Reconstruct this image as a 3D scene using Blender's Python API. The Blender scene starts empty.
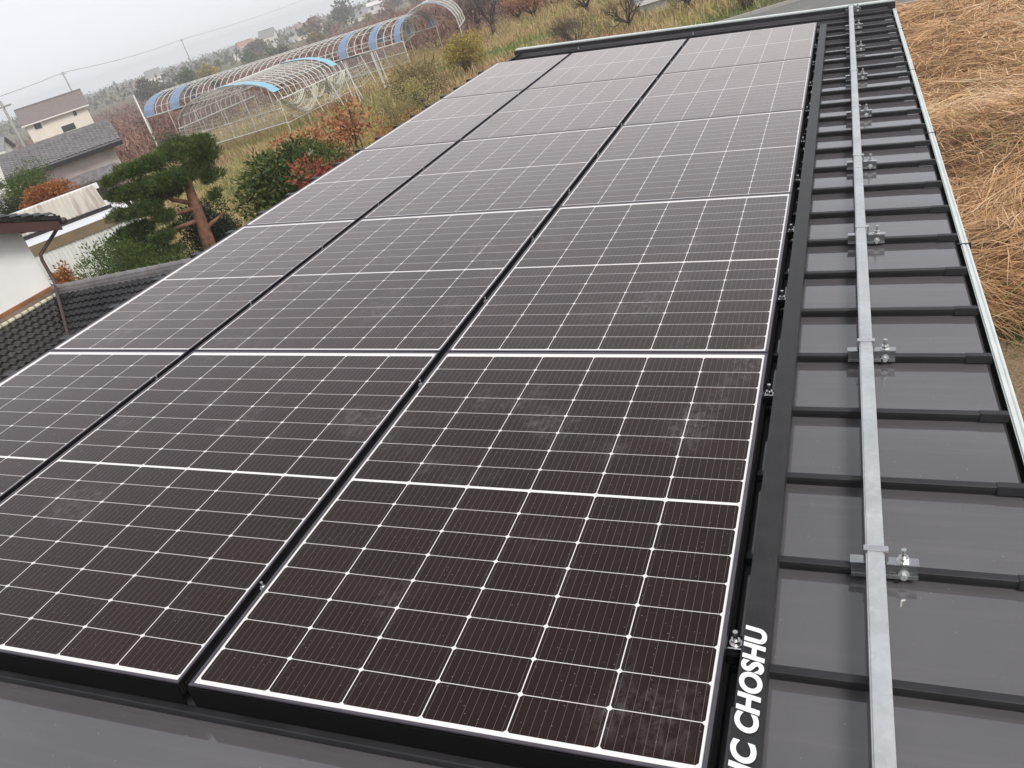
import bpy, bmesh, math, random
import numpy as np
from mathutils import Vector, Matrix

sc = bpy.context.scene
COL = sc.collection
R_ = math.radians
random.seed(7)
RNG = np.random.default_rng(11)

# ------------------------------------------------------------------ camera
CAMROT = [[0.907455, 0.312257, -0.281106], [-0.088441, -0.512105, -0.854357], [-0.410735, 0.800153, -0.437096]]
CAMPOS = [0.3645, -0.9438, 4.8332]
cam_d = bpy.data.cameras.new('camera')
cam = bpy.data.objects.new('camera', cam_d)
COL.objects.link(cam)
m = Matrix((CAMROT[0], [-v for v in CAMROT[1]], [-v for v in CAMROT[2]])).transposed().to_4x4()
m.translation = Vector(CAMPOS)
cam.matrix_world = m
cam_d.sensor_width = 36.0
cam_d.lens = 849.7 / 1024 * 36
cam_d.clip_start = 0.05
cam_d.clip_end = 6000
sc.camera = cam

# ------------------------------------------------------------------ world, sun, exposure
SUN_EL, SUN_AZ = R_(48), R_(118)
world = bpy.data.worlds.new('World')
sc.world = world
world.use_nodes = True
wn = world.node_tree
wn.nodes.clear()
w_out = wn.nodes.new('ShaderNodeOutputWorld')
w_bg = wn.nodes.new('ShaderNodeBackground')
w_sky = wn.nodes.new('ShaderNodeTexSky')
w_sky.sky_type = 'NISHITA'
w_sky.sun_disc = False
w_sky.sun_elevation = SUN_EL
w_sky.sun_rotation = SUN_AZ
w_sky.dust_density = 6.0
w_mix = wn.nodes.new('ShaderNodeMixRGB')
w_mix.inputs['Fac'].default_value = 0.85
# the overcast cloud layer: brighter towards the misty horizon, darker overhead
w_geo = wn.nodes.new('ShaderNodeTexCoord'); w_sep = wn.nodes.new('ShaderNodeSeparateXYZ')
wn.links.new(w_geo.outputs['Generated'], w_sep.inputs[0])
w_ramp = wn.nodes.new('ShaderNodeValToRGB'); w_ramp.color_ramp.interpolation = 'EASE'
while len(w_ramp.color_ramp.elements) < 4: w_ramp.color_ramp.elements.new(.5)
for e_, (p_, v_) in zip(w_ramp.color_ramp.elements, ((.0, .70), (.28, .70), (.62, .42), (1., .40))):
    e_.position = p_; e_.color = (v_ * .98, v_ * 1.0, v_ * 1.05, 1)
wn.links.new(w_sep.outputs['Z'], w_ramp.inputs[0])
w_mul = wn.nodes.new('ShaderNodeMixRGB'); w_mul.blend_type = 'MULTIPLY'; w_mul.inputs[0].default_value = 1.0
w_mul.inputs[2].default_value = (9.4, 9.4, 9.4, 1)
wn.links.new(w_ramp.outputs[0], w_mul.inputs[1]); wn.links.new(w_mul.outputs[0], w_mix.inputs['Color2'])
wn.links.new(w_sky.outputs[0], w_mix.inputs['Color1'])
wn.links.new(w_mix.outputs[0], w_bg.inputs['Color'])
w_bg.inputs['Strength'].default_value = 0.1
wn.links.new(w_bg.outputs[0], w_out.inputs['Surface'])

sun_d = bpy.data.lights.new('sun', 'SUN')
sun_d.energy = 1.5
sun_d.angle = R_(20)
sun_d.color = (1.0, 0.97, 0.93)
sun = bpy.data.objects.new('sun', sun_d)
COL.objects.link(sun)
# sky sun_rotation is measured from +Y towards +X
sd = Vector((math.sin(SUN_AZ) * math.cos(SUN_EL), math.cos(SUN_AZ) * math.cos(SUN_EL), math.sin(SUN_EL)))
sun.rotation_euler = sd.to_track_quat('Z', 'Y').to_euler()
sun.location = (0, 0, 30)
sc.view_settings.view_transform = 'Standard'
sc.view_settings.look = 'None'
sc.view_settings.exposure = 0.72
sc.view_settings.gamma = 1.0
sc.view_settings.use_curve_mapping = False
sc.cycles.max_bounces = 6
sc.cycles.volume_bounces = 1
sc.cycles.transparent_max_bounces = 12
sc.cycles.use_denoising = True

# ------------------------------------------------------------------ node helpers
class NB:
    def __init__(s, name):
        s.m = bpy.data.materials.new(name); s.m.use_nodes = True
        s.t = s.m.node_tree; s.t.nodes.clear()
        s.out = s.n('ShaderNodeOutputMaterial')
    def n(s, typ, **kw):
        nd = s.t.nodes.new(typ)
        for k, v in kw.items(): setattr(nd, k, v)
        return nd
    def l(s, a, b): s.t.links.new(a, b)
    def put(s, inp, v):
        if v is None: return
        if hasattr(v, 'is_output'): s.l(v, inp)
        else: inp.default_value = v
    def math(s, op, a, b=None, c=None):
        nd = s.n('ShaderNodeMath', operation=op)
        s.put(nd.inputs[0], a); s.put(nd.inputs[1], b); s.put(nd.inputs[2], c)
        return nd.outputs[0]
    def noise(s, vec, scale, detail=3, rough=.55, out='Fac'):
        nd = s.n('ShaderNodeTexNoise')
        s.put(nd.inputs['Vector'], vec)
        nd.inputs['Scale'].default_value = scale; nd.inputs['Detail'].default_value = detail
        nd.inputs['Roughness'].default_value = rough
        return nd.outputs[out]
    def coord(s, k='Object'): return s.n('ShaderNodeTexCoord').outputs[k]
    def ramp(s, fac, stops):
        nd = s.n('ShaderNodeValToRGB')
        e = nd.color_ramp.elements
        while len(e) < len(stops): e.new(.5)
        for i, (p, c) in enumerate(stops):
            e[i].position = p; e[i].color = c if len(c) == 4 else (*c, 1)
        s.put(nd.inputs[0], fac)
        return nd.outputs[0]
    def mix(s, f, a, b, typ='MIX'):
        nd = s.n('ShaderNodeMixRGB', blend_type=typ)
        s.put(nd.inputs[0], f); s.put(nd.inputs[1], c4(a)); s.put(nd.inputs[2], c4(b))
        return nd.outputs[0]
    def bump(s, h, strength=.3, dist=.01):
        nd = s.n('ShaderNodeBump'); nd.inputs['Strength'].default_value = strength
        nd.inputs['Distance'].default_value = dist; s.put(nd.inputs['Height'], h)
        return nd.outputs[0]
    def bsdf(s, col, rough=.5, metal=0., ior=1.5, normal=None, link=True, spec=None):
        b = s.n('ShaderNodeBsdfPrincipled')
        s.put(b.inputs['Base Color'], c4(col)); s.put(b.inputs['Roughness'], rough)
        s.put(b.inputs['Metallic'], metal); b.inputs['IOR'].default_value = ior
        if spec is not None: s.put(b.inputs['Specular IOR Level'], spec)
        if normal is not None: s.l(normal, b.inputs['Normal'])
        if link: s.l(b.outputs[0], s.out.inputs['Surface'])
        return b
def c4(c):
    if hasattr(c, 'is_output') or not isinstance(c, (tuple, list)): return c
    return c if len(c) == 4 else (*c, 1)

def mat_simple(name, col, rough=.5, metal=0., ior=1.5, var=.15, scale=6., bump=0., bscale=None):
    b = NB(name); co = b.coord()
    nz = b.noise(co, scale, 5)
    lo = tuple(v * (1 - var) for v in col); hi = tuple(min(1, v * (1 + var)) for v in col)
    c = b.ramp(nz, [(.3, lo), (.7, hi)])
    nrm = b.bump(b.noise(co, bscale or scale * 3, 4), bump) if bump else None
    rr = b.math('MULTIPLY_ADD', nz, .2, rough - .1)
    b.bsdf(c, rr, metal, ior, nrm)
    return b.m

def mat_leaf(name, stops, rough=.6, trans=.25):
    b = NB(name)
    at = b.n('ShaderNodeAttribute'); at.attribute_name = 'tint'
    c = b.ramp(at.outputs['Fac'], stops)
    p = b.bsdf(c, rough, link=False, spec=.3)
    tr = b.n('ShaderNodeBsdfTranslucent'); b.l(c, tr.inputs[0])
    mx = b.n('ShaderNodeMixShader'); mx.inputs[0].default_value = trans
    b.l(p.outputs[0], mx.inputs[1]); b.l(tr.outputs[0], mx.inputs[2]); b.l(mx.outputs[0], b.out.inputs['Surface'])
    return b.m

# ------------------------------------------------------------------ materials
PC, LIP, MID, F0 = .1843, .009, .008, .0205       # cell pitch, frame lip, middle gap, first cell row
PL = 1.5395                                       # panel length
PR = (PL - F0 - .030 - MID) / 16                 # half-cell pitch
def mat_cells():
    b = NB('solar_cells')
    sp = b.n('ShaderNodeSeparateXYZ'); b.l(b.coord(), sp.inputs[0])
    x, y = sp.outputs[0], sp.outputs[1]
    u = b.math('DIVIDE', b.math('SUBTRACT', b.math('MULTIPLY', x, -1.), .014), PC)
    attr = b.n('ShaderNodeAttribute'); attr.attribute_type = 'OBJECT'; attr.attribute_name = 'cell_columns'
    far = b.math('GREATER_THAN', y, F0 + 8 * PR + MID / 2)
    y0 = b.math('SUBTRACT', b.math('SUBTRACT', y, F0), b.math('MULTIPLY', far, MID))
    v = b.math('DIVIDE', y0, PR)
    fu = b.math('FRACT', u); fv = b.math('FRACT', v)
    du = b.math('MULTIPLY', b.math('SUBTRACT', .5, b.math('ABSOLUTE', b.math('SUBTRACT', fu, .5))), PC)
    dv = b.math('MULTIPLY', b.math('SUBTRACT', .5, b.math('ABSOLUTE', b.math('SUBTRACT', fv, .5))), PR)
    line = b.math('MAXIMUM', b.math('LESS_THAN', du, .0012), b.math('LESS_THAN', dv, .00085))
    line = b.math('MAXIMUM', line, b.math('LESS_THAN', b.math('ADD', du, dv), .0074))
    # margins of white backsheet around the cells and across the middle
    out = b.math('MAXIMUM', b.math('LESS_THAN', u, 0.), b.math('GREATER_THAN', u, attr.outputs['Fac']))
    out = b.math('MAXIMUM', out, b.math('MAXIMUM', b.math('LESS_THAN', v, 0.), b.math('GREATER_THAN', v, 16.)))
    midg = b.math('LESS_THAN', b.math('ABSOLUTE', b.math('SUBTRACT', y, F0 + 8 * PR + MID / 2)), MID / 2 + .0008)
    white = b.math('MAXIMUM', b.math('MAXIMUM', line, out), midg)
    fb = b.math('FRACT', b.math('MULTIPLY', fu, 10.))
    bus = b.math('LESS_THAN', b.math('ABSOLUTE', b.math('SUBTRACT', fb, .5)), .0245)
    # each cell a touch different
    wn_ = b.n('ShaderNodeTexWhiteNoise', noise_dimensions='2D')
    cv = b.n('ShaderNodeCombineXYZ'); b.l(b.math('FLOOR', u), cv.inputs[0]); b.l(b.math('FLOOR', v), cv.inputs[1])
    b.l(cv.outputs[0], wn_.inputs['Vector'])
    cell = b.mix(wn_.outputs['Value'], (.0022, .0007, .0006), (.0056, .0020, .0017))
    cell = b.mix(bus, cell, (.105, .09, .09))
    col = b.mix(b.math('MULTIPLY', white, b.math('MULTIPLY_ADD', b.math('MAXIMUM', out, midg), .06, .94)), cell, (.80, .78, .77))
    # wipe marks and dried splashes of dust
    co = b.n('ShaderNodeMapping'); b.l(b.n('ShaderNodeNewGeometry').outputs['Position'], co.inputs[0])
    co.inputs['Scale'].default_value = (1.2, .75, 1.0)
    big = b.ramp(b.noise(co.outputs[0], 3.1, 2, .5), [(.57, (0, 0, 0)), (.68, (1, 1, 1))])
    fine = b.ramp(b.noise(co.outputs[0], 42, 4, .7), [(.42, (0, 0, 0)), (.66, (1, 1, 1))])
    dust = b.math('MULTIPLY', b.math('MULTIPLY', big, fine), .075)
    vo = b.n('ShaderNodeTexVoronoi'); b.l(b.n('ShaderNodeNewGeometry').outputs['Position'], vo.inputs['Vector']); vo.inputs['Scale'].default_value = 95.
    sel = b.n('ShaderNodeSeparateColor'); b.l(vo.outputs['Color'], sel.inputs[0])
    speck = b.math('MULTIPLY', b.math('LESS_THAN', vo.outputs['Distance'], .13), b.math('GREATER_THAN', sel.outputs[0], .72))
    dust = b.math('MAXIMUM', dust, b.math('MULTIPLY', speck, .16))
    dust = b.math('ADD', dust, b.math('MULTIPLY', b.noise(co.outputs[0], 1.3, 3), .005))
    col = b.mix(dust, col, (.72, .69, .70))
    rough = b.math('MULTIPLY_ADD', big, .10, .14)
    pb = b.bsdf(col, rough, 0., 1.50)
    pb.inputs['Sheen Weight'].default_value = 1.0; pb.inputs['Sheen Roughness'].default_value = .28; pb.inputs['Sheen Tint'].default_value = (1., .84, .77, 1)
    pb.inputs['Specular Tint'].default_value = (1., .64, .58, 1)
    return b.m

def mat_roof():
    b = NB('coated_steel_roof')
    g = b.n('ShaderNodeNewGeometry').outputs['Position']
    n1 = b.noise(g, 1.7, 4); n2 = b.noise(g, 60, 3)
    c = b.ramp(n1, [(.3, (.086, .082, .086)), (.7, (.102, .098, .102))])
    c = b.mix(b.ramp(n2, [(.62, (0, 0, 0)), (.72, (.06, .06, .06))]), c, (.2, .19, .19))
    mp = b.n('ShaderNodeMapping'); b.l(g, mp.inputs[0]); mp.inputs['Scale'].default_value = (.9, 16, .9)
    st_ = b.noise(mp.outputs[0], 1.6, 4, .6)
    c = b.mix(b.ramp(st_, [(.50, (0, 0, 0)), (.75, (.30, .30, .30))]), c, (.15, .142, .14))
    spot = b.n('ShaderNodeTexVoronoi'); b.l(g, spot.inputs['Vector']); spot.inputs['Scale'].default_value = 55.
    sc_ = b.n('ShaderNodeSeparateColor'); b.l(spot.outputs['Color'], sc_.inputs[0])
    sp_ = b.math('MULTIPLY', b.math('LESS_THAN', spot.outputs['Distance'], .10), b.math('GREATER_THAN', sc_.outputs[1], .86))
    c = b.mix(b.math('MULTIPLY', sp_, .5), c, (.26, .25, .24))
    nrm = b.bump(b.noise(g, 2.6, 1), .05, .02)
    n1 = b.math('ADD', n1, b.math('MULTIPLY', st_, .9))
    b.bsdf(c, b.math('MULTIPLY_ADD', n1, .06, .0), 0., 1.9, nrm)
    return b.m

M = {}
M['cells'] = mat_cells()
M['roof'] = mat_roof()
M['seam'] = mat_simple('dark_seam_steel', (.021, .020, .0215), .48, 0, 1.45, .3, 9)
M['frame'] = mat_simple('anodised_frame', (.20, .18, .195), .34, 1.0, 1.5, .1, 20)
M['black'] = mat_simple('black_rack', (.004, .004, .0045), .75, 0, 1.2, .2, 15)
def mat_cover():
    b = NB('eave_cover_paint'); co = b.coord()
    vo = b.n('ShaderNodeTexVoronoi'); b.l(co, vo.inputs['Vector']); vo.inputs['Scale'].default_value = 150.
    drop = b.ramp(vo.outputs['Distance'], [(.18, (1, 1, 1)), (.30, (0, 0, 0))])
    n = b.noise(co, 14, 4)
    c = b.ramp(n, [(.3, (.015, .0145, .0155)), (.7, (.026, .025, .0265))])
    b.bsdf(c, b.math('MULTIPLY_ADD', n, .2, .36), 0, 1.42, b.bump(drop, .35, .002))
    return b.m
M['cover'] = mat_cover()
M['galv'] = None
def mat_galv():
    b = NB('galvanised_steel'); co = b.coord()
    vo = b.n('ShaderNodeTexVoronoi'); b.l(co, vo.inputs['Vector']); vo.inputs['Scale'].default_value = 70.
    sp = b.n('ShaderNodeSeparateColor'); b.l(vo.outputs['Color'], sp.inputs[0])
    n = b.noise(co, 5, 5)
    f = b.math('ADD', b.math('MULTIPLY', sp.outputs[0], .15), b.math('MULTIPLY', n, .9))
    c = b.ramp(f, [(.3, (.52, .53, .53)), (.75, (.72, .735, .73))])
    b.bsdf(c, b.math('MULTIPLY_ADD', n, .25, .34), .75, 1.5)
    return b.m
M['galv'] = mat_galv()
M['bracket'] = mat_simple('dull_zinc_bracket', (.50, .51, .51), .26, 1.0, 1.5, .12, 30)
M['web'] = mat_simple('shade_painted_zinc_web', (.20, .205, .21), .45, .8, 1.5, .2, 30)  # darker copy of the bracket zinc; the plates' shade is put into the colour
M['bolt'] = mat_simple('bright_bolt_steel', (.70, .70, .70), .28, 1.0, 1.5, .08, 30)
M['lip'] = mat_simple('pale_gutter_paint', (.60, .64, .62), .4, 0, 1.5, .08, 8)
M['gutter_in'] = mat_simple('dark_gutter_inside', (.02, .018, .018), .6, 0, 1.45, .3, 8)
M['white_ink'] = mat_simple('white_lettering', (.85, .85, .85), .4, 0, 1.5, .03, 30)
M['wall_grey'] = mat_simple('grey_siding', (.30, .29, .28), .7, 0, 1.4, .1, 4)
M['plaster'] = mat_simple('white_plaster', (.80, .80, .77), .8, 0, 1.4, .05, 2.0, .15, 40)
M['pink_plaster'] = mat_simple('aged_pinkish_plaster', (.50, .43, .41), .85, 0, 1.4, .18, 1.5, .2, 30)
M['cream'] = mat_simple('cream_render', (.74, .67, .58), .85, 0, 1.4, .07, 1.2)
M['wood'] = mat_simple('weathered_wood', (.20, .155, .12), .85, 0, 1.4, .35, 3)
M['redwood'] = mat_simple('red_brown_board', (.075, .036, .030), .6, 0, 1.45, .2, 4)
M['copper'] = mat_simple('copper_flashing', (.33, .15, .07), .5, .3, 1.5, .2, 8)
M['brown_pipe'] = mat_simple('brown_downpipe', (.07, .04, .038), .45, 0, 1.5, .1, 8)
M['mortar'] = mat_simple('pale_mortar', (.55, .52, .40), .9, 0, 1.4, .15, 8)
M['olive'] = mat_simple('olive_brown_band', (.19, .145, .085), .7, 0, 1.4, .15, 3)
M['darkwin'] = mat_simple('dark_window_glass', (.03, .035, .035), .15, 0, 1.5, .2, 2)
M['concrete'] = mat_simple('concrete', (.36, .35, .33), .9, 0, 1.4, .12, 5, .2, 40)
M['pole'] = mat_simple('concrete_pole', (.33, .31, .30), .9, 0, 1.4, .1, 3)
M['wire'] = mat_simple('black_wire', (.10, .10, .11), .6, 0, 1.4, .05, 3)
M['pipe'] = mat_simple('pale_steel_pipe', (.62, .61, .57), .5, .1, 1.5, .15, 3)
M['net'] = mat_simple('pale_netting', (.52, .51, .44), .9, 0, 1.4, .15, 3)
M['dark_net'] = mat_simple('dark_strap', (.07, .07, .065), .8, 0, 1.4, .2, 3)
M['bark'] = mat_simple('grey_brown_bark', (.075, .055, .047), .9, 0, 1.4, .35, 5, .5, 25)
M['pinebark'] = mat_simple('reddish_pine_bark', (.19, .095, .06), .9, 0, 1.4, .55, 9, .9, 22)
M['sheet_white'] = mat_simple('white_sheet_metal', (.74, .75, .77), .5, 0, 1.5, .05, 2)
M['roof_brown'] = mat_simple('brown_roof_tile', (.19, .16, .15), .7, 0, 1.4, .12, 3)
M['roof_grey'] = mat_simple('grey_roof', (.24, .24, .25), .7, 0, 1.4, .15, 3)
M['roof_red'] = mat_simple('rusty_red_roof', (.34, .20, .16), .7, 0, 1.4, .15, 3)
M['far_white'] = mat_simple('far_white_wall', (.72, .70, .66), .8, 0, 1.4, .05, 1)
M['stone'] = mat_simple('pale_stone', (.5, .5, .46), .9, 0, 1.4, .15, 9)

def mat_blue(name, col, tr):
    b = NB(name); n = b.noise(b.coord(), 3, 4)
    c = b.ramp(n, [(.3, tuple(v * .85 for v in col)), (.7, col)])
    p = b.bsdf(c, .35, link=False)
    t = b.n('ShaderNodeBsdfTransparent'); x = b.n('ShaderNodeMixShader'); x.inputs[0].default_value = tr
    b.l(p.outputs[0], x.inputs[1]); b.l(t.outputs[0], x.inputs[2]); b.l(x.outputs[0], b.out.inputs['Surface'])
    return b.m
M['blue'] = mat_blue('blue_plastic_film', (.24, .38, .60), .30)
M['sky_blue'] = mat_blue('pale_blue_film', (.28, .55, .70), .05)
M['clear'] = mat_blue('milky_film', (.62, .66, .70), .45)
M['veil'] = mat_blue('fine_pale_netting', (.60, .59, .56), .76)
M['green_veil'] = mat_blue('fine_green_netting', (.36, .40, .30), .6)

def mat_tile():
    b = NB('smoked_roof_tile'); g = b.n('ShaderNodeNewGeometry').outputs['Position']
    n = b.noise(g, 2.5, 4); n2 = b.noise(g, 25, 3)
    c = b.ramp(n, [(.3, (.008, .008, .0082)), (.7, (.032, .031, .031))])
    c = b.mix(b.ramp(n2, [(.6, (0, 0, 0)), (.75, (.35, .35, .35))]), c, (.14, .14, .13))
    b.bsdf(c, b.math('MULTIPLY_ADD', n2, .25, .08), 0, 1.5)
    return b.m
M['tile'] = mat_tile()
M['tile_old'] = mat_simple('old_grey_tile', (.20, .19, .195), .6, 0, 1.45, .25, 4)

def mat_corr(name, c1, c2, sc_):
    b = NB(name); co = b.coord()
    mp = b.n('ShaderNodeMapping'); b.l(co, mp.inputs[0]); mp.inputs['Scale'].default_value = (sc_, .12, .3)
    n = b.noise(mp.outputs[0], 1.0, 4, .6)
    b.bsdf(b.ramp(n, [(.36, c1), (.5, c2), (.66, tuple(v * .9 for v in c2))]), .55, 0, 1.5)
    return b.m
M['beige_corr'] = mat_corr('weathered_beige_corrugated', (.26, .19, .15), (.52, .48, .41), 3.2)
M['white_corr'] = mat_corr('white_corrugated', (.58, .59, .56), (.70, .71, .68), 5.)

def mat_ground():
    b = NB('ground_soil_grass'); g = b.n('ShaderNodeNewGeometry').outputs['Position']
    n1 = b.noise(g, .09, 5); n2 = b.noise(g, 1.6, 5); n3 = b.noise(g, 14, 4)
    grass = b.ramp(n2, [(.3, (.085, .115, .035)), (.55, (.17, .175, .06)), (.75, (.30, .23, .115))])
    soil = b.ramp(n3, [(.3, (.10, .072, .05)), (.7, (.19, .14, .095))])
    c = b.mix(b.ramp(n1, [(.42, (0, 0, 0)), (.58, (1, 1, 1))]), grass, soil)
    c = b.mix(b.ramp(n3, [(.4, (0, 0, 0)), (.6, (.35, .35, .35))]), c, soil)
    b.bsdf(c, .95, 0, 1.35, b.bump(n3, .6, .05))
    return b.m
M['ground'] = mat_ground()
def mat_yard():
    b = NB('bare_yard_soil'); g = b.n('ShaderNodeNewGeometry').outputs['Position']
    n2 = b.noise(g, 2.2, 5); n3 = b.noise(g, 30, 5, .7)
    c = b.ramp(n3, [(.3, (.13, .085, .05)), (.5, (.26, .175, .105)), (.72, (.40, .30, .20))])
    c = b.mix(b.ramp(n2, [(.48, (0, 0, 0)), (.66, (.8, .8, .8))]), c, (.10, .12, .04))
    b.bsdf(c, .95, 0, 1.35, b.bump(n3, .8, .03))
    return b.m
M['yard'] = mat_yard()
def mat_road():
    b = NB('worn_asphalt'); g = b.n('ShaderNodeNewGeometry').outputs['Position']
    n = b.noise(g, .8, 5); n2 = b.noise(g, 40, 3)
    c = b.ramp(n, [(.3, (.135, .135, .125)), (.7, (.20, .198, .185))])
    b.bsdf(b.mix(.2, c, b.ramp(n2, [(.3, (.08, .08, .08)), (.7, (.3, .3, .3))])), .85, 0, 1.4)
    return b.m
M['road'] = mat_road()

G3 = lambda a, b_, c: [(0, a), (.5, b_), (1, c)]
M['l_pine'] = mat_leaf('pine_needles', G3((.030, .055, .016), (.085, .13, .034), (.20, .255, .066)), .7, .2)
M['l_dark'] = mat_leaf('dark_evergreen_leaf', G3((.012, .022, .010), (.020, .034, .014), (.035, .05, .02)), .7, .12)
M['l_podo'] = mat_leaf('green_shrub_leaf', G3((.035, .065, .014), (.08, .125, .028), (.15, .19, .045)), .65)
M['l_camel'] = mat_leaf('glossy_laurel_leaf', [(0, (.03, .052, .016)), (.5, (.075, .11, .03)), (.82, (.17, .185, .05)), (1, (.40, .28, .08))], .35, .2)
M['l_red'] = mat_leaf('crimson_leaf', G3((.13, .03, .027), (.27, .055, .045), (.36, .13, .06)), .6)
M['l_orange'] = mat_leaf('orange_leaf', G3((.22, .085, .04), (.44, .19, .09), (.54, .29, .15)), .6)
M['l_rust'] = mat_leaf('rust_maple_leaf', G3((.17, .06, .025), (.33, .125, .04), (.45, .20, .06)), .6)
M['l_gold'] = mat_leaf('golden_leaf', [(0, (.13, .11, .035)), (.4, (.33, .25, .06)), (.75, (.50, .37, .085)), (1, (.20, .21, .06))], .65)
M['l_olive'] = mat_leaf('olive_dry_leaf', [(0, (.13, .10, .058)), (.4, (.23, .18, .085)), (.75, (.32, .26, .11)), (1, (.16, .19, .06))], .7)
M['l_straw'] = mat_leaf('dry_straw', [(0, (.17, .105, .062)), (.3, (.46, .265, .13)), (.65, (.74, .475, .25)), (.92, (.84, .67, .46)), (1, (.26, .28, .09))], .7, .15)
M['l_meadow'] = mat_leaf('meadow_grass_blade', [(0, (.32, .19, .11)), (.3, (.58, .43, .24)), (.55, (.46, .36, .15)), (.75, (.25, .28, .09)), (1, (.16, .24, .065))], .75, .25)
M['l_vine'] = mat_leaf('reddish_bare_twig', [(0, (.13, .074, .062)), (.5, (.22, .122, .10)), (.85, (.32, .185, .13)), (1, (.24, .20, .13))], .9, .05)
M['l_twig'] = mat_leaf('brown_twig', G3((.07, .05, .045), (.12, .088, .075), (.18, .13, .11)), .9, .05)
M['l_far'] = mat_leaf('far_wood_leaf', G3((.05, .055, .04), (.085, .085, .055), (.15, .12, .065)), .8, .1)

# ------------------------------------------------------------------ mesh helpers
def gz(x, y):
    return -min(4.0, .03 * max(0., -x - 14.))

class MB:
    def __init__(s): s.v = []; s.f = []; s.smooth = False
    def add(s, vs, fs):
        o = len(s.v); s.v += [tuple(p) for p in vs]; s.f += [tuple(i + o for i in f) for f in fs]; return s
    def box(s, x0, x1, y0, y1, z0, z1, bev=0.):
        if bev:
            b = bmesh.new(); bmesh.ops.create_cube(b, size=1)
            for v in b.verts:
                v.co = Vector(((x0 + x1) / 2 + v.co.x * (x1 - x0), (y0 + y1) / 2 + v.co.y * (y1 - y0), (z0 + z1) / 2 + v.co.z * (z1 - z0)))
            bmesh.ops.bevel(b, geom=b.edges[:], offset=bev, segments=2, affect='EDGES')
            b.verts.index_update()
            s.add([v.co[:] for v in b.verts], [[v.index for v in f.verts] for f in b.faces]); b.free()
            return s
        return s.add([(x0, y0, z0), (x1, y0, z0), (x1, y1, z0), (x0, y1, z0), (x0, y0, z1), (x1, y0, z1), (x1, y1, z1), (x0, y1, z1)],
                     [(0, 3, 2, 1), (4, 5, 6, 7), (0, 1, 5, 4), (1, 2, 6, 5), (2, 3, 7, 6), (3, 0, 4, 7)])
    def tube(s, pts, r, n=6, cap=True):
        pts = [Vector(p) for p in pts]
        rs = r if isinstance(r, (list, tuple)) else [r] * len(pts)
        up = Vector((.123, .311, .94)); o = len(s.v); prev = None
        for i, p in enumerate(pts):
            d = (pts[min(i + 1, len(pts) - 1)] - pts[max(i - 1, 0)]).normalized()
            if prev is None:
                a = d.cross(up if abs(d.dot(up)) < .9 else Vector((1, 0, 0))).normalized()
            else:
                a = (prev - d * prev.dot(d)).normalized()
            prev = a; b = d.cross(a)
            for k in range(n):
                t = 2 * math.pi * k / n
                s.v.append(tuple(p + (a * math.cos(t) + b * math.sin(t)) * rs[i]))
        for i in range(len(pts) - 1):
            for k in range(n):
                k2 = (k + 1) % n
                s.f.append((o + i * n + k, o + i * n + k2, o + (i + 1) * n + k2, o + (i + 1) * n + k))
        if cap:
            s.f.append(tuple(o + k for k in range(n))[::-1]); s.f.append(tuple(o + (len(pts) - 1) * n + k for k in range(n)))
        return s
    def prism(s, poly, axis, a0, a1):
        """poly of 2-tuples extruded along axis ('x': (y,z), 'y': (x,z), 'z': (x,y))"""
        f = {'x': lambda p, t: (t, p[0], p[1]), 'y': lambda p, t: (p[0], t, p[1]), 'z': lambda p, t: (p[0], p[1], t)}[axis]
        n = len(poly)
        vs = [f(p, a0) for p in poly] + [f(p, a1) for p in poly]
        return s.add(vs, [tuple(range(n))[::-1], tuple(range(n, 2 * n))] + [(i, (i + 1) % n, (i + 1) % n + n, i + n) for i in range(n)])
    def build(s, name, mat, parent=None, smooth=None):
        me = bpy.data.meshes.new(name); me.from_pydata(s.v, [], s.f)
        b = bmesh.new(); b.from_mesh(me); bmesh.ops.recalc_face_normals(b, faces=b.faces[:]); b.to_mesh(me); b.free()
        if smooth if smooth is not None else s.smooth:
            for p in me.polygons: p.use_smooth = True
        me.materials.append(mat)
        o = bpy.data.objects.new(name, me); COL.objects.link(o)
        if parent: o.parent = parent
        return o

def tag(o, label=None, cat=None, group=None, kind=None):
    if label: o['label'] = label
    if cat: o['category'] = cat
    if group: o['group'] = group
    if kind: o['kind'] = kind
    return o
def thing(name, label, cat, loc=(0, 0, 0), rot=(0, 0, 0), group=None):
    o = bpy.data.objects.new(name, None); COL.objects.link(o)
    o.empty_display_size = .2; o.location = loc; o.rotation_euler = rot
    return tag(o, label, cat, group)
def cp(o, parent=None):
    c = o.copy(); COL.objects.link(c)
    if parent: c.parent = parent
    for ch in list(o.children): cp(ch, c)
    return c

def quads_object(name, verts, mat, parent=None, tint=None, nv=4):
    """verts (N,nv,3) numpy; tint (N,)"""
    n = len(verts)
    me = bpy.data.meshes.new(name)
    me.vertices.add(n * nv); me.vertices.foreach_set('co', verts.reshape(-1).astype(np.float32))
    me.loops.add(n * nv); me.loops.foreach_set('vertex_index', np.arange(n * nv, dtype=np.int32))
    me.polygons.add(n); me.polygons.foreach_set('loop_start', np.arange(0, n * nv, nv, dtype=np.int32))
    try: me.polygons.foreach_set('loop_total', np.full(n, nv, dtype=np.int32))
    except Exception: pass
    me.update(calc_edges=True)
    if tint is not None:
        a = me.attributes.new('tint', 'FLOAT', 'POINT')
        a.data.foreach_set('value', np.repeat(np.clip(tint, 0, 1), nv).astype(np.float32))
    me.materials.append(mat)
    o = bpy.data.objects.new(name, me); COL.objects.link(o)
    if parent: o.parent = parent
    return o

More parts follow.
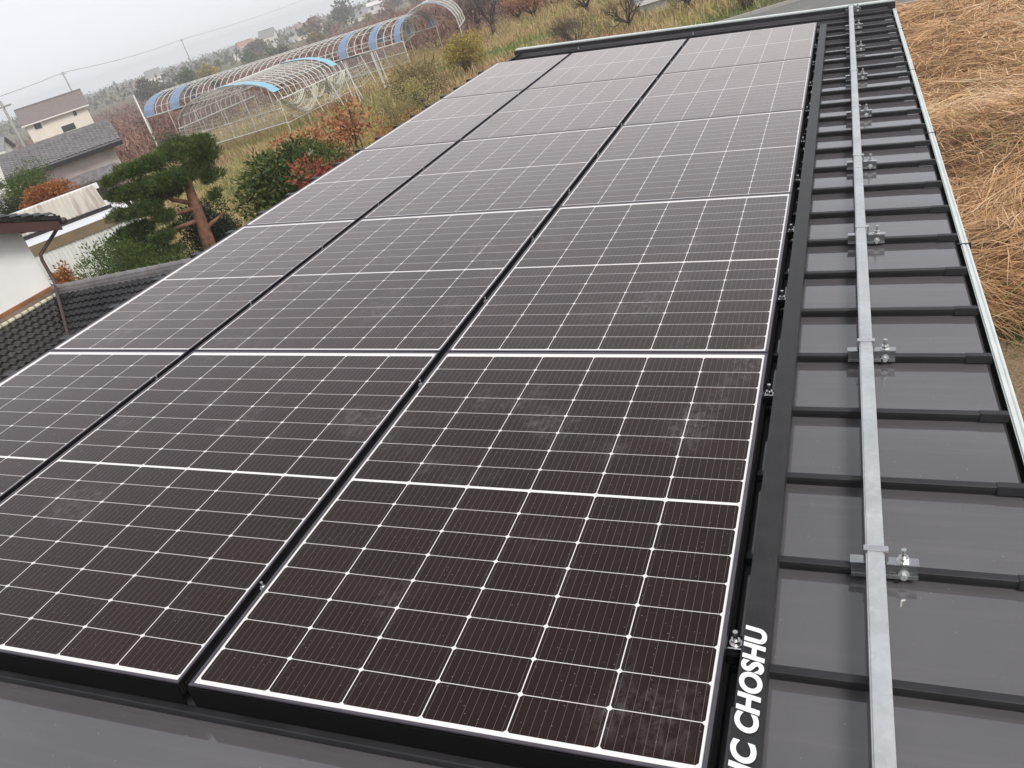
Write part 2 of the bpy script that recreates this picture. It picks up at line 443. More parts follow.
def norm(a): return a / (np.linalg.norm(a, axis=-1, keepdims=True) + 1e-9)
def leaf_quads(P, D, length, width, rng=RNG):
    """diamond leaves at P pointing along D"""
    n = len(P)
    L = length * rng.uniform(.6, 1.3, (n, 1)); W = width * rng.uniform(.7, 1.3, (n, 1))
    S = norm(np.cross(D, rng.normal(size=(n, 3))))
    N = np.cross(D, S)
    mid = P + D * L * .45 + N * L * .06
    return np.stack([P, mid + S * W * .5, P + D * L, mid - S * W * .5], 1)
def clump_points(clumps, n, rng=RNG, shell=.55):
    """clumps: list of (x,y,z,rx,ry,rz); points in the outer part of the ellipsoids"""
    C = np.array(clumps, float)
    vol = (C[:, 3] * C[:, 4] * C[:, 5]) ** .75; idx = rng.choice(len(C), n, p=vol / vol.sum())
    d = norm(rng.normal(size=(n, 3))); r = shell + (1 - shell) * rng.random((n, 1)) ** .7
    r *= rng.uniform(.85, 1.12, (n, 1))
    return C[idx, :3] + d * r * C[idx, 3:], d, idx
def crown(name, clumps, n, length, width, mat, parent, upbias=.3, spread=.8, rng=RNG, shell=.5):
    P, d, idx = clump_points(clumps, n, rng, shell)
    D = norm(d + np.array([0, 0, upbias]) + rng.normal(size=P.shape) * spread)
    base = rng.random(len(clumps)) * .35
    t = base[idx] + rng.random(n) * .65
    return quads_object(name, leaf_quads(P, D, length, width, rng), mat, parent, t)

def branch_tree(mb, p, d, L, r, depth, rng, spread=.6, tips=None, seg=3, kids=(2, 4), up=.15):
    pts = [Vector(p)]; dd = Vector(d).normalized()
    for i in range(seg):
        dd = (dd + Vector(rng.normal(size=3)) * .16 + Vector((0, 0, up * .4))).normalized()
        pts.append(pts[-1] + dd * L / seg)
    rs = [r * (1 - .45 * i / seg) for i in range(seg + 1)]
    mb.tube(pts, rs, 5 if depth > 1 else 3, cap=False)
    if depth == 0:
        if tips is not None: tips.append((pts[-1], dd))
        return
    for k in range(rng.integers(kids[0], kids[1] + 1)):
        t = rng.uniform(.45, 1.0); i = min(seg - 1, int(t * seg)); q = pts[i].lerp(pts[i + 1], t * seg - i)
        nd = (dd + Vector(rng.normal(size=3)) * spread + Vector((0, 0, up))).normalized()
        branch_tree(mb, q, nd, L * rng.uniform(.55, .8), r * .5, depth - 1, rng, spread, tips, seg, kids, up)

# ================================================================== SETTING: ground, road
def build_ground():
    rad = np.concatenate([[0], np.geomspace(2, 1500, 60)]); na = 120
    vs, fs = [(0, 0, 0)], []
    for r in rad[1:]:
        for k in range(na):
            a = 2 * math.pi * k / na; x, y = r * math.cos(a), r * math.sin(a); vs.append((x, y, gz(x, y)))
    for k in range(na): fs.append((0, 1 + k, 1 + (k + 1) % na))
    for i in range(len(rad) - 2):
        for k in range(na):
            a, b_ = 1 + i * na + k, 1 + i * na + (k + 1) % na
            fs.append((a, a + na, b_ + na, b_))
    tag(MB().add(vs, fs).build('ground', M['ground'], smooth=True), kind='structure')
build_ground()
# paved road / turning place behind the building, with pale kerbs
far_e = [(-14, 33.0), (-3.53, 36.03), (-1.68, 36.57), (8, 39.6), (40, 52)]
near_e = [(-14, 26.0), (-3, 29.2), (1.33, 29.26), (2.35, 29.02), (8, 27.4), (40, 20)]
poly = far_e + near_e[::-1]
tag(MB().add([(x, y, .004) for x, y in poly], [tuple(range(len(poly)))]).build('road', M['road']), kind='structure')
def kerb(name, line, h=.12, w=.16):
    mb = MB()
    for (x0, y0), (x1, y1) in zip(line[:-1], line[1:]):
        d = Vector((x1 - x0, y1 - y0, 0)).normalized(); s = Vector((-d.y, d.x, 0)) * w / 2
        a, b_ = Vector((x0, y0, 0)), Vector((x1, y1, 0)) - d * .012
        mb.add([a - s, a + s, b_ + s, b_ - s, a - s + Vector((0, 0, h)), a + s + Vector((0, 0, h)), b_ + s + Vector((0, 0, h)), b_ - s + Vector((0, 0, h))],
               [(0, 3, 2, 1), (4, 5, 6, 7), (0, 1, 5, 4), (1, 2, 6, 5), (2, 3, 7, 6), (3, 0, 4, 7)])
    return tag(mb.build(name, M['concrete']), kind='structure')
kerb('road_kerb', far_e); kerb('road_kerb', near_e)
tag(MB().add([(-.5, -6, .004), (9, -6, .004), (9, 8.1, .004), (-.5, 8.1, .004)], [(0, 1, 2, 3)]).build('yard', M['yard']), kind='structure')
kerb('yard_kerb', [(-.4, 8.18), (4.5, 8.36), (9, 8.5)], .10, .10)

# ================================================================== METAL ROOF BUILDING
A = R_(7.0); Z0 = 3.5
def rw(x, y, z):
    return (x * math.cos(A) + z * math.sin(A), y, Z0 - x * math.sin(A) + z * math.cos(A))
def rthing(name, label, cat, x, y, z, group=None):
    return thing(name, label, cat, rw(x, y, z), (0, A, 0), group)
ZS = -.100            # roof sheet level
SP, S0 = .3335, -.008   # seam pitch and first seam
XL, XE = -3.16, .640   # upper and lower roof edge
YN, YF = -1.62, 8.60
seam_ys = [S0 + SP * n for n in range(-4, 26)]

bld = rthing('metal_roofed_building', 'dark grey standing seam metal roof that carries the solar panels', 'building', 0, 0, 0)
# sheet: every pan bows slightly (oil canning)
def roof_sheet():
    nx = 60; mb = MB(); ys = []
    edges = [YN] + seam_ys + [YF]
    for a, b_ in zip(edges[:-1], edges[1:]):
        for k in range(6): ys.append((a + (b_ - a) * k / 6, k / 6))
    ys.append((YF, 0))
    r = np.random.default_rng(3); amp = r.uniform(-.0034, .0034, 40); ph = r.uniform(0, 6, 40)
    vs = []
    for j, (y, t) in enumerate(ys):
        p = j // 6
        for i in range(nx + 1):
            x = XL + (XE - XL) * i / nx
            dz = math.sin(math.pi * t) * (amp[p] + .0012 * math.sin(x * 5 + ph[p]))
            vs.append((x, y, ZS + dz))
    w = nx + 1
    fs = [(j * w + i, j * w + i + 1, (j + 1) * w + i + 1, (j + 1) * w + i) for j in range(len(ys) - 1) for i in range(nx)]
    return mb.add(vs, fs).build('roof', M['roof'], bld, True)
roof = roof_sheet()
prof = [(-.0055, ZS - .002), (-.0055, ZS + .016), (-.0105, ZS + .016), (-.0105, ZS + .027), (-.0085, ZS + .029), (.0085, ZS + .029), (.0105, ZS + .027), (.0105, ZS + .016), (.0055, ZS + .016), (.0055, ZS - .002)]
seam0 = MB().prism(prof, 'x', XL, XE - .0595).build('standing_seam', M['seam'], roof)
end0 = MB().box(XE - .060, XE + .014, -.0122, .0122, ZS + .004, ZS + .0300, .002).build('seam_end', M['seam'], roof)
end0.location = seam0.location = (0, seam_ys[0], 0)
for y in seam_ys[1:]:
    for o in (seam0, end0):
        c = o.copy(); COL.objects.link(c); c.location = (0, y, 0)
MB().box(XE, XE + .006, YN, YF, ZS - .10, ZS - .003).build('drip_edge', M['gutter_in'], bld)
MB().prism([(XL - .05, ZS - .06), (XL - .05, ZS + .012), (XL + .03, ZS + .035), (XL + .03, ZS + .031), (XL - .046, ZS + .008), (XL - .046, ZS - .06)], 'y', YN, YF).build('ridge_flashing', M['seam'], bld)
# far verge: dark upstand with a pale cap
MB().box(XL - .06, XE + .05, YF + .002, YF + .10, ZS - .15, ZS + .052, .004).build('verge_board', M['seam'], bld)
MB().box(XL - .055, XE + .045, YF + .03, YF + .105, ZS + .054, ZS + .070, .004).build('verge_cap', M['lip'], bld)
MB().box(XL - .02, XE - .02, YF - .055, YF - .004, ZS + .001, ZS + .022, .003).build('verge_flashing', M['roof'], bld)
MB().box(XL - .06, XE + .05, YN - .10, YN - .002, ZS - .15, ZS + .05, .004).build('verge_board', M['seam'], bld)
# eave gutter
g = MB()
gp = [(.650, ZS - .03), (.650, ZS - .085), (.690, ZS - .085), (.690, ZS - .012), (.684, ZS - .012), (.684, ZS - .079), (.656, ZS - .079), (.656, ZS - .03)]
gut = g.prism(gp, 'y', YN, YF).build('gutter', M['gutter_in'], bld)
MB().box(.666, .6835, YN, YF + .02, ZS - .016, ZS - .004, .004).tube([(.689, YN, ZS - .011), (.689, YF + .02, ZS - .011)], .0065, 10).build('gutter_lip', M['lip'], gut)
gb = MB().box(.652, .698, -.005, .005, ZS - .0055, ZS - .0035).box(.6972, .7035, -.007, .007, ZS - .024, ZS + .0002).build('gutter_bracket', M['seam'], gut)
gb.location = (0, -.6, 0)
for k in range(1, 7):
    c = gb.copy(); COL.objects.link(c); c.location = (0, -.6 + 1.62 * k, 0)
# walls under the roof (built upright, so counter-rotated)
wl = MB()
def wpt(x, y, top):
    p = rw(x, y, ZS - .03); return (p[0], p[1], p[2] if top else -.3)
for (xa, ya, xb, yb) in ((.42, -1.4, .42, 8.4), (.42, 8.4, -3.0, 8.4), (-3.0, 8.4, -3.0, -1.4), (-3.0, -1.4, .42, -1.4)):
    wl.add([wpt(xa, ya, 0), wpt(xb, yb, 0), wpt(xb, yb, 1), wpt(xa, ya, 1)], [(0, 1, 2, 3)])
wo = wl.build('wall', M['wall_grey'], bld)
bld.matrix_basis  # noqa
wo.matrix_parent_inverse = Matrix.LocRotScale(Vector(bld.location), bld.rotation_euler, None).inverted()

# ------------------------------------------------------------------ solar panels
W6, W4 = 1.134, .78
CP = 1.161; LP = 1.5443
def make_panel(w, ncell):
    root = thing('solar_panel', 'x', 'solar panel')
    lam = MB().add([(-w + LIP, LIP, -.003), (-LIP, LIP, -.003), (-LIP, PL - LIP, -.003), (-w + LIP, PL - LIP, -.003)], [(0, 1, 2, 3)]).build('cell_laminate', M['cells'], root)
    lam['cell_columns'] = float(ncell) + (.0 if ncell == 6 else .0)
    fm = MB()
    for x0, x1, y0, y1 in ((-w, 0, 0, LIP), (-w, 0, PL - LIP, PL), (-w, -w + LIP, LIP + .0003, PL - LIP - .0003), (-LIP, 0, LIP + .0003, PL - LIP - .0003)):
        fm.box(x0, x1, y0, y1, -.04, 0, .0012)
    fm.build('frame', M['frame'], root)
    MB().box(-w + LIP, -LIP, LIP, PL - LIP, -.012, -.008).build('backsheet', M['black'], root)
    return root
p6, p4 = make_panel(W6, 6), make_panel(W4, 4)
rows = ['nearest', 'second', 'third', 'fourth', 'farthest']
extra = {(0, 0): 'large solar panel nearest the camera in the right column, beside the lettered strip',
         (0, 1): 'second solar panel from the front in the right column, with round smudges',
         (0, 2): 'middle solar panel of five in the right column beside the black cover strip',
         (0, 3): 'fourth solar panel from the front in the right column, looking pale',
         (0, 4): 'farthest solar panel of the right column, at the far roof edge',
         (1, 0): 'nearest solar panel of the middle column, cut by the left picture edge',
         (1, 1): 'second solar panel from the front in the middle column, lightly smudged',
         (1, 2): 'middle solar panel of five in the middle column between two dark gaps',
         (1, 3): 'fourth solar panel from the front in the middle column between two gaps',
         (1, 4): 'farthest solar panel of the middle column, touching the far verge',
         (2, 0): 'narrow four cell wide solar panel nearest the camera in the left column',
         (2, 1): 'second narrow solar panel of the left column beside the black tile roof',
         (2, 2): 'third narrow solar panel of the left column beside the pine trunk',
         (2, 3): 'fourth narrow solar panel of the left column beside the crimson shrub',
         (2, 4): 'farthest narrow solar panel of the left column, palest with sky glare'}
first = {6: True, 4: True}
for c in range(3):
    for r in range(5):
        k = 6 if c < 2 else 4; src = p6 if k == 6 else p4
        o = src if first[k] else cp(src); first[k] = False
        o.location = rw(-c * CP, r * LP, 0); o.rotation_euler = (0, A, 0)
        tag(o, extra[(c, r)], 'solar panel', 'solar panels on the roof')

# ------------------------------------------------------------------ mounting rack: seam clamps, black strips for gap shade, front trim over the frame sides
rack = rthing('panel_mounting_rack', 'black clamps and rail holding the solar panels, with dark strips as gap shade', 'mounting rack', 0, 0, 0)
yend = 4 * LP + PL
for c in (1, 2):
    x1 = -c * CP + CP - (W6) ; x0 = -c * CP
    MB().box(x0 + .002, x1 - .002, .012, yend - .02, -.055, -.012).build('gap_shade_bar', M['black'], rack)  # black strip added in place of the shade deep in the gap
for (x0, x1) in ((-W6, -.002), (-CP - W6, -CP - .002), (-2 * CP - W4, -2 * CP - .002)):
    MB().box(x0, x1, -.004, -.0008, ZS + .034, -.005).build('front_shade_skirt', M['black'], rack)  # black trim carried over the frame side, standing in for its dark reflection
MB().box(-.03, .008, .012, yend - .03, -.088, -.043).build('side_rail', M['black'], rack)
def bolt_mb(h=.03, r=.006):
    mb = MB()
    mb.tube([(0, 0, 0), (0, 0, .003)], r * 2.0, 12); mb.tube([(0, 0, .003), (0, 0, .003 + r * 1.3)], r * 1.55, 6); mb.tube([(0, 0, .003 + r * 1.3), (0, 0, h)], r * .8, 10)
    return mb
# clamps by the cover strip (right side)
cl0 = None
for n in (1, 4, 6, 8, 10, 12, 14, 16, 18, 20, 22):
    y = seam_ys[n + 4]
    if cl0 is None:
        cl0 = MB().box(-.006, .026, -.03, .045, -.062, -.050, .002).box(-.004, .024, -.028, -.016, -.05, -.032, .002).build('clamp', M['black'], rack)
        b_ = bolt_mb(.034, .0068).build('bolt', M['bolt'], cl0); b_.location = (.010, .022, -.050)
        s_ = MB().box(-.004, .024, -.003, .001, -.0495, -.040).build('spring_clip', M['bolt'], cl0)
        cl0.location = (.006, y, .012)
    else:
        cp(cl0, rack).location = (.006, y, .012)
# bolt tips in the two column gaps
bt0 = None
for c in (1, 2):
    for n in (1, 4, 6, 8, 10, 12, 14, 16, 18, 20, 22, 24):
        y = seam_ys[n + 4] - .01
        if bt0 is None:
            bt0 = bolt_mb(.022, .0042).build('bolt', M['bolt'], rack); q = bt0
        else:
            q = bt0.copy(); COL.objects.link(q)
        q.location = (-c * CP + .019, y, -.0118)
# clips along the upper (left) edge
lc0 = None
XA = -2 * CP - W4
for n in range(0, 23):
    y = seam_ys[n + 4] + .02
    if lc0 is None:
        lc0 = MB().prism([(-.075, -.010), (-.070, .000), (.004, .003), (.004, -.012), (-.05, -.030), (-.07, -.030)], 'y', -.022, .022).build('edge_clip', M['cover'], rack)
        MB().box(-.074, .0, -.004, .004, ZS + .03, -.030).build('clip_foot', M['seam'], lc0)
        lc0.location = (XA, y, -.008)
    else:
        cp(lc0, rack).location = (XA, y, -.008)

# ------------------------------------------------------------------ lettered cover strip at the lower edge of the array
cov = rthing('eave_cover_strip', 'long black cover strip beside the panels with white CHOSHU lettering', 'cover strip', .055, 0, -.012)
MB().prism([(-.024, 0), (.027, -.003), (.030, -.006), (.030, -.072), (.027, -.072), (.027, -.008), (-.0225, -.003), (-.0225, -.045), (-.0245, -.045)], 'y', -.12, yend - .08).build('strip', M['cover'], cov)
def letters(txt, size, width):
    cu = bpy.data.curves.new('lettering', 'FONT'); cu.body = txt; cu.size = size; cu.shear = .22; cu.offset = size * .040
    cu.extrude = .0004; cu.space_character = 1.02
    o = bpy.data.objects.new('lettering', cu); COL.objects.link(o)
    dg = bpy.context.evaluated_depsgraph_get(); dg.update()
    me = bpy.data.meshes.new_from_object(o.evaluated_get(dg)); COL.objects.unlink(o); bpy.data.objects.remove(o)
    xs = [v.co.x for v in me.vertices]; s = width / (max(xs) - min(xs)); x0 = min(xs)
    for v in me.vertices: v.co.x = (v.co.x - x0) * s
    me.materials.clear(); me.materials.append(M['white_ink'])
    return me
def put_text(txt, size, width, y, xbase):
    o = bpy.data.objects.new('lettering', letters(txt, size, width)); COL.objects.link(o); o.parent = cov
    # reading direction +y, letter tops towards -x
    o.matrix_local = Matrix(((0, -1, 0, xbase), (1, 0, 0, y), (0, 0, 1, .0006 - .003 * .0), (0, 0, 0, 1)))
    return o
put_text('CHOSHU', .0575, .265, .112, .0215)
put_text('CIC', .0600, .112, -.015, .0222)

# ------------------------------------------------------------------ snow guard rail on seam brackets
sg = rthing('snow_guard_rail', 'galvanised snow guard rail running along the roof on clamped brackets', 'snow guard', .292, 0, -.022)
for a, b_ in ((-1.3, 3.452), (3.455, 8.62)):
    r_ = MB().box(-.0195, .0195, a, b_, -.029, .002, .0035).build('rail', M['galv'], sg)
def make_bracket():
    zt = -.0335
    br = MB().box(-.052, -.021, -.014, .013, zt, zt + .004, .001).box(.024, .092, -.014, .013, zt, zt + .004, .001)
    wb = MB()
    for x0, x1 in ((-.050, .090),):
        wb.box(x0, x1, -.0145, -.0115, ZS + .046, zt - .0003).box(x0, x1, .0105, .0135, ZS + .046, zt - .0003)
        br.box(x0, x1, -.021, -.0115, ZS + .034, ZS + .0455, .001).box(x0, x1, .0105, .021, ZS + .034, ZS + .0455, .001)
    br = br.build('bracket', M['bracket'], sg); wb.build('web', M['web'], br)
    MB().box(-.0235, -.0205, -.009, .009, -.030, .004).box(-.0235, .0285, -.009, .009, .0024, .0052, .001).box(.0225, .0285, -.010, .010, -.03, .002, .001).build('strap', M['bolt'], br)
    b1 = bolt_mb(.034, .0075).build('bolt', M['bolt'], br); b1.location = (.060, .0, zt + .004)
    b2 = MB().tube([(.060, -.021, -.055), (.060, -.0147, -.055)], .0125, 14).tube([(.060, -.028, -.055), (.060, -.0212, -.055)], .008, 6).build('side_bolt', M['galv'], br)
    return br
b0 = make_bracket()
rk = np.random.default_rng(8)
bys = [seam_ys[n + 4] for n in (-1, 2, 5, 8, 11, 14, 17, 20, 23)] + [YF - .03]
for i, y in enumerate(bys):
    o = b0 if i == 0 else cp(b0, sg)
    o.location = (rk.normal() * .002, y, 0); o.rotation_euler = (0, rk.normal() * .012, rk.normal() * .045)

# ================================================================== LEFT: storehouse with black tile pent roofs
def tile_roof(name, parent, origin, ux, uy, nu, nv, pu, pv, mat, clip=None, drop=.028):
    """wavy tile courses; ux along the course, uy down the slope; clip(u,v)->bool keeps a cell"""
    mb = MB(); o = Vector(origin); ux = Vector(ux).normalized(); uy = Vector(uy).normalized(); n = ux.cross(uy)
    if n.z < 0: n = -n
    K = 6
    prof = [(t_, z_ * 1.5 * pu / .27) for t_, z_ in ((0, .0), (.12, .022), (.25, .040), (.40, .044), (.56, .030), (.78, .006))]
    for j in range(nv):
        for i in range(nu):
            if clip and not clip((i + .5) * pu, (j + .5) * pv): continue
            row = []
            for (v, h) in ((j * pv, 0.), ((j + 1) * pv + .015, drop)):
                for k in range(K + 1):
                    t, z = (prof[k] if k < K else (1., 0.))
                    row.append(o + ux * ((i + t) * pu) + uy * v + n * (z + h))
            # front edge drop
            for k in range(K + 1):
                row.append(row[K + 1 + k] - n * .026)
            w = K + 1
            mb.add(row, [(r * w + k, r * w + k + 1, (r + 1) * w + k + 1, (r + 1) * w + k) for r in (0, 1) for k in range(K)])
    return mb.build(name, mat, parent)
st = thing('storehouse', 'white plaster storehouse with black tile pent roofs and brown eave boards', 'building', (-10.5, 7.45, 0))
cx, cy = -10.5, 7.45     # corner, local zero
ZB = 2.5
# two-storey core (gable wall faces +x): wall with sloping top
core = MB(); yw = -7.0
core.add([(0, 0, -.3), (0, yw, -.3), (0, yw, 4.6), (0, yw * .5, 4.6), (0, 0, 3.50), (-5, 0, -.3), (-5, yw, -.3), (-5, yw, 4.6), (-5, yw * .5, 4.6), (-5, 0, 3.50)],
         [(0, 1, 2, 3, 4), (5, 9, 8, 7, 6), (0, 4, 9, 5), (1, 6, 7, 2)])
core.build('wall', M['plaster'], st)
# upper roof slope (+y side) with thick barge board
sl = 1.18 / 3.5
ur = MB()
def up_z(y): return 3.50 - sl * y
OX, OY = .32, .46
ur.add([(OX, OY, up_z(OY) + .07), (OX, -3.5, up_z(-3.5) + .07), (-5.6, -3.5, up_z(-3.5) + .07), (-5.6, OY, up_z(OY) + .07),
        (OX, OY, up_z(OY) + .01), (OX, -3.5, up_z(-3.5) + .01), (-5.6, -3.5, up_z(-3.5) + .01), (-5.6, OY, up_z(OY) + .01)],
       [(0, 1, 2, 3), (7, 6, 5, 4), (0, 4, 5, 1), (1, 5, 6, 2), (2, 6, 7, 3), (3, 7, 4, 0)])
uro = ur.build('roof', M['tile'], st)
tile_roof('roof_tiles', uro, (-5.5, -3.5, up_z(-3.5) + .072), (1, 0, 0), (0, 1, -sl), 33, 23, .175, .18, M['tile'])
bb = MB()
bb.add([(OX - .02, OY - .05, up_z(OY - .05)), (OX - .02, -3.5, up_z(-3.5)), (OX - .02, -3.5, up_z(-3.5) - .18), (OX - .02, OY - .05, up_z(OY - .05) - .14),
        (OX - .07, OY - .05, up_z(OY - .05)), (OX - .07, -3.5, up_z(-3.5)), (OX - .07, -3.5, up_z(-3.5) - .18), (OX - .07, OY - .05, up_z(OY - .05) - .14)],
       [(0, 1, 2, 3), (7, 6, 5, 4), (0, 4, 5, 1), (1, 5, 6, 2), (2, 6, 7, 3), (3, 7, 4, 0)])
bb.build('barge_board', M['redwood'], uro)
MB().add([(OX - .07, OY - .1, up_z(OY - .1) - .02), (.0, OY - .1, up_z(OY - .1) - .02), (.0, -3.5, up_z(-3.5) - .02), (OX - .07, -3.5, up_z(-3.5) - .02)], [(0, 1, 2, 3)]).build('soffit', M['plaster'], uro)
MB().tube([(OX - .02, OY + .05, up_z(OY) - .02), (-5.5, OY + .05, up_z(OY) - .02)], .045, 8).build('gutter', M['brown_pipe'], uro, True)
MB().tube([(.16, OY + .04, up_z(OY) - .05), (.14, OY - .04, up_z(OY) - .12), (.05, .07, 3.02), (.045, .05, 2.94), (.045, .05, ZB + .08), (.08, .0, ZB + .02)], .026, 8).build('downpipe', M['brown_pipe'], st, True)
MB().tube([(.10, -.02, ZB + .06), (.65, -.55, ZB - .15), (1.6, -1.5, ZB - .56), (2.6, -2.5, ZB - .95)], .022, 8).build('valley_pipe', M['brown_pipe'], st, True)
# flashing and mortar bead at the foot of the gable wall
MB().box(.004, .04, yw, -.02, ZB + .02, ZB + .075, .004).build('flashing', M['copper'], st)
MB().box(.004, .085, yw, -.02, ZB - .05, ZB + .018, .004).build('flashing_board', M['wood'], st)
mt = MB()
for k in range(58): mt.tube([(.115, -.06 - .115 * k, ZB - .045), (.115, -.145 - .115 * k, ZB - .045)], .030, 8)
mt.build('mortar_bead', M['mortar'], st)
SL = .40
q = math.sqrt(1 + SL * SL)
# slope falling to +x, bounded by the valley x = -y
tile_roof('pent_roof', st, (.10, .25, ZB - .08), (0, -1, 0), (1, 0, -SL), 62, 34, .115, .13, M['tile'], clip=lambda u, v: v / q < (u - .30) + .07)
# slope falling to -y, hanging from a ridge that runs along +x
tile_roof('pent_roof', st, (-.05, -.06, ZB - .06), (1, 0, 0), (0, -1, -SL), 42, 34, .115, .13, M['tile'], clip=lambda u, v: v / q < u + .10)
rd = MB()
rd.box(.02, 4.9, -.085, .085, ZB - .12, ZB - .03, .006).box(.02, 4.9, -.07, .07, ZB - .028, ZB + .01, .006)
rd.tube([(.02, 0, ZB + .025), (4.9, 0, ZB + .025)], .048, 10)
for k in range(24): rd.tube([(.1 + .2 * k, 0, ZB + .027), (.12 + .2 * k, 0, ZB + .027)], .054, 10)
rd.build('ridge_tiles', M['tile_old'], st)
MB().box(.05, 4.9, -.115, -.087, ZB - .13, ZB - .085, .006).build('mortar_band', M['mortar'], st)
tile_roof('pent_roof', st, (4.8, .06, ZB - .06), (-1, 0, 0), (0, 1, -SL), 41, 10, .115, .13, M['tile'])
MB().add([(.02, -7, -.3), (3.6, -7, -.3), (3.6, -3.6, -.3), (4.8, -3.6, -.3), (4.8, 1.0, -.3), (.02, 1.0, -.3), (.02, -7, ZB - .2), (3.6, -7, ZB - 1.65), (3.6, -3.6, ZB - 1.65), (4.8, -3.6, ZB - 1.65), (4.8, 1.0, ZB - .6), (.02, 1.0, ZB - .6)],
         [(0, 1, 7, 6), (1, 2, 8, 7), (2, 3, 9, 8), (3, 4, 10, 9), (4, 5, 11, 10)]).build('lower_wall', M['plaster'], st)

# ------------------------------------------------------------------ long garden shed with beige corrugated roof
def oriented(p0, p1):
    d = Vector((p1[0] - p0[0], p1[1] - p0[1], 0)); return d.length, math.atan2(d.y, d.x)
gs = thing('garden_shed', 'long low shed with streaked beige corrugated roof and white front wall', 'shed', (-19.6, 14.85, 0), (0, 0, R_(50)))
# local x along the eave (to the right in view), local -y towards the camera
L0, L1 = -6.0, 2.2
mb = MB()
K = int((L1 - .2 - L0) / .12)
pr_ = []
for k in range(K):
    x = L0 + k * .12
    pr_ += [(x, .0), (x + .03, .018), (x + .06, .0), (x + .09, -.012)]
vs = []
for (x, dz) in pr_: vs += [(x, -.14, 2.06 + dz), (x, 1.45, 2.50 + dz)]
mb.add(vs, [(2 * i, 2 * i + 2, 2 * i + 3, 2 * i + 1) for i in range(len(pr_) - 1)])
mb.build('roof', M['beige_corr'], gs)
MB().box(L0, L1 - .2, 1.44, 1.50, 2.38, 2.535).build('ridge_strip', M['sheet_white'], gs)
MB().box(L0, L1 - .2, -.10, -.05, 1.94, 2.035).build('fascia', M['gutter_in'], gs)
MB().box(L0, L1, -.02, .03, 1.42, 1.93).box(L0, L1, .04, 2.6, -.9, 1.9).build('wall', M['sheet_white'], gs)
MB().box(L0, L1 + .3, -1.30, -1.24, 1.66, 1.90).build('band', M['olive'], gs)
vs = []; pr_ = []
for k in range(int((L1 + .3 - L0) / .1)):
    x = L0 + k * .1; pr_ += [(x, 0), (x + .05, .03)]
for (x, dy) in pr_: vs += [(x, -1.27 + dy, -.6), (x, -1.27 + dy, 1.655)]
MB().add(vs, [(2 * i, 2 * i + 2, 2 * i + 3, 2 * i + 1) for i in range(len(pr_) - 1)]).build('front_panel', M['white_corr'], gs)
MB().add([(L0, -1.26, 1.905), (L1 + .3, -1.26, 1.905), (L1 + .3, -.03, 1.94), (L0, -.03, 1.94)], [(0, 1, 2, 3)]).build('lean_to_roof', M['sheet_white'], gs)

# ------------------------------------------------------------------ generic gabled house (x along the ridge)
def gable_house(name, label, loc, rz, L, W, eave, ridge, wallm, roofm, base=None, over=.4, wins=(), cat='house', tiles=False, boards=None, parent_extra=None):
    h = thing(name, label, cat, (loc[0], loc[1], gz(loc[0], loc[1]) if base is None else base), (0, 0, rz))
    z0 = h.location.z; e, r = eave - z0, ridge - z0
    x0, x1, y0, y1 = -L / 2, L / 2, -W / 2, W / 2
    MB().add([(x0, y0, -.5), (x1, y0, -.5), (x1, y1, -.5), (x0, y1, -.5), (x0, y0, e), (x1, y0, e), (x1, y1, e), (x0, y1, e), (x0, 0, r - .05), (x1, 0, r - .05)],
             [(0, 1, 5, 4), (2, 3, 7, 6), (1, 2, 6, 9, 5), (3, 0, 4, 8, 7)]).build('wall', wallm, h)
    k = (r - e) / (W / 2); t = .14
    rb = MB()
    for s in (-1, 1):
        yo = s * (W / 2 + over); ze = e - k * over
        xs0, xs1 = x0 - over, x1 + over
        rb.add([(xs0, 0, r + .02), (xs1, 0, r + .02), (xs1, yo, ze + .02), (xs0, yo, ze + .02), (xs0, 0, r + .02 + t), (xs1, 0, r + .02 + t), (xs1, yo, ze + .02 + t), (xs0, yo, ze + .02 + t)],
               [(0, 1, 2, 3), (7, 6, 5, 4), (0, 4, 5, 1), (1, 5, 6, 2), (2, 6, 7, 3), (3, 7, 4, 0)])
    ro = rb.build('roof', roofm, h)
    MB().box(x0 - over, x1 + over, -.13, .13, r + .10, r + .30, .03).build('ridge_cap', roofm, ro)
    if tiles:
        sl_ = math.hypot(W / 2 + over, k * (W / 2 + over))
        for s in (-1, 1):
            tile_roof('roof_tiles', ro, (x0 - over if s < 0 else x1 + over, 0, r + .165), (1 if s < 0 else -1, 0, 0), (0, s, -k), int((L + 2 * over) / .2), int(sl_ / .22), .2, .22, roofm)
    fb = MB()
    for s in (-1, 1):
        fb.box(x0 - over - .02, x1 + over + .02, s * (W / 2 + over) - .05 + s * .06, s * (W / 2 + over) + .05 + s * .06, e - k * over - .10, e - k * over + .10)
    fb.build('eave_trim', M['far_white'] if not tiles else M['gutter_in'], ro)
    for (face, u, z, w, hh) in wins:       # face: 'f' (-y), 'r' (+x)
        if face == 'f':
            fr = MB().box(u - w / 2 - .07, u + w / 2 + .07, y0 - .05, y0 + .02, z - hh / 2 - .07, z + hh / 2 + .07).build('window', M['far_white'], h)
            MB().box(u - w / 2, u + w / 2, y0 - .07, y0 - .052, z - hh / 2, z + hh / 2).build('pane', M['darkwin'], fr)
        else:
            fr = MB().box(x1 - .02, x1 + .05, u - w / 2 - .07, u + w / 2 + .07, z - hh / 2 - .07, z + hh / 2 + .07).build('window', M['far_white'], h)
            MB().box(x1 + .052, x1 + .07, u - w / 2, u + w / 2, z - hh / 2, z + hh / 2).build('pane', M['darkwin'], fr)
    return h
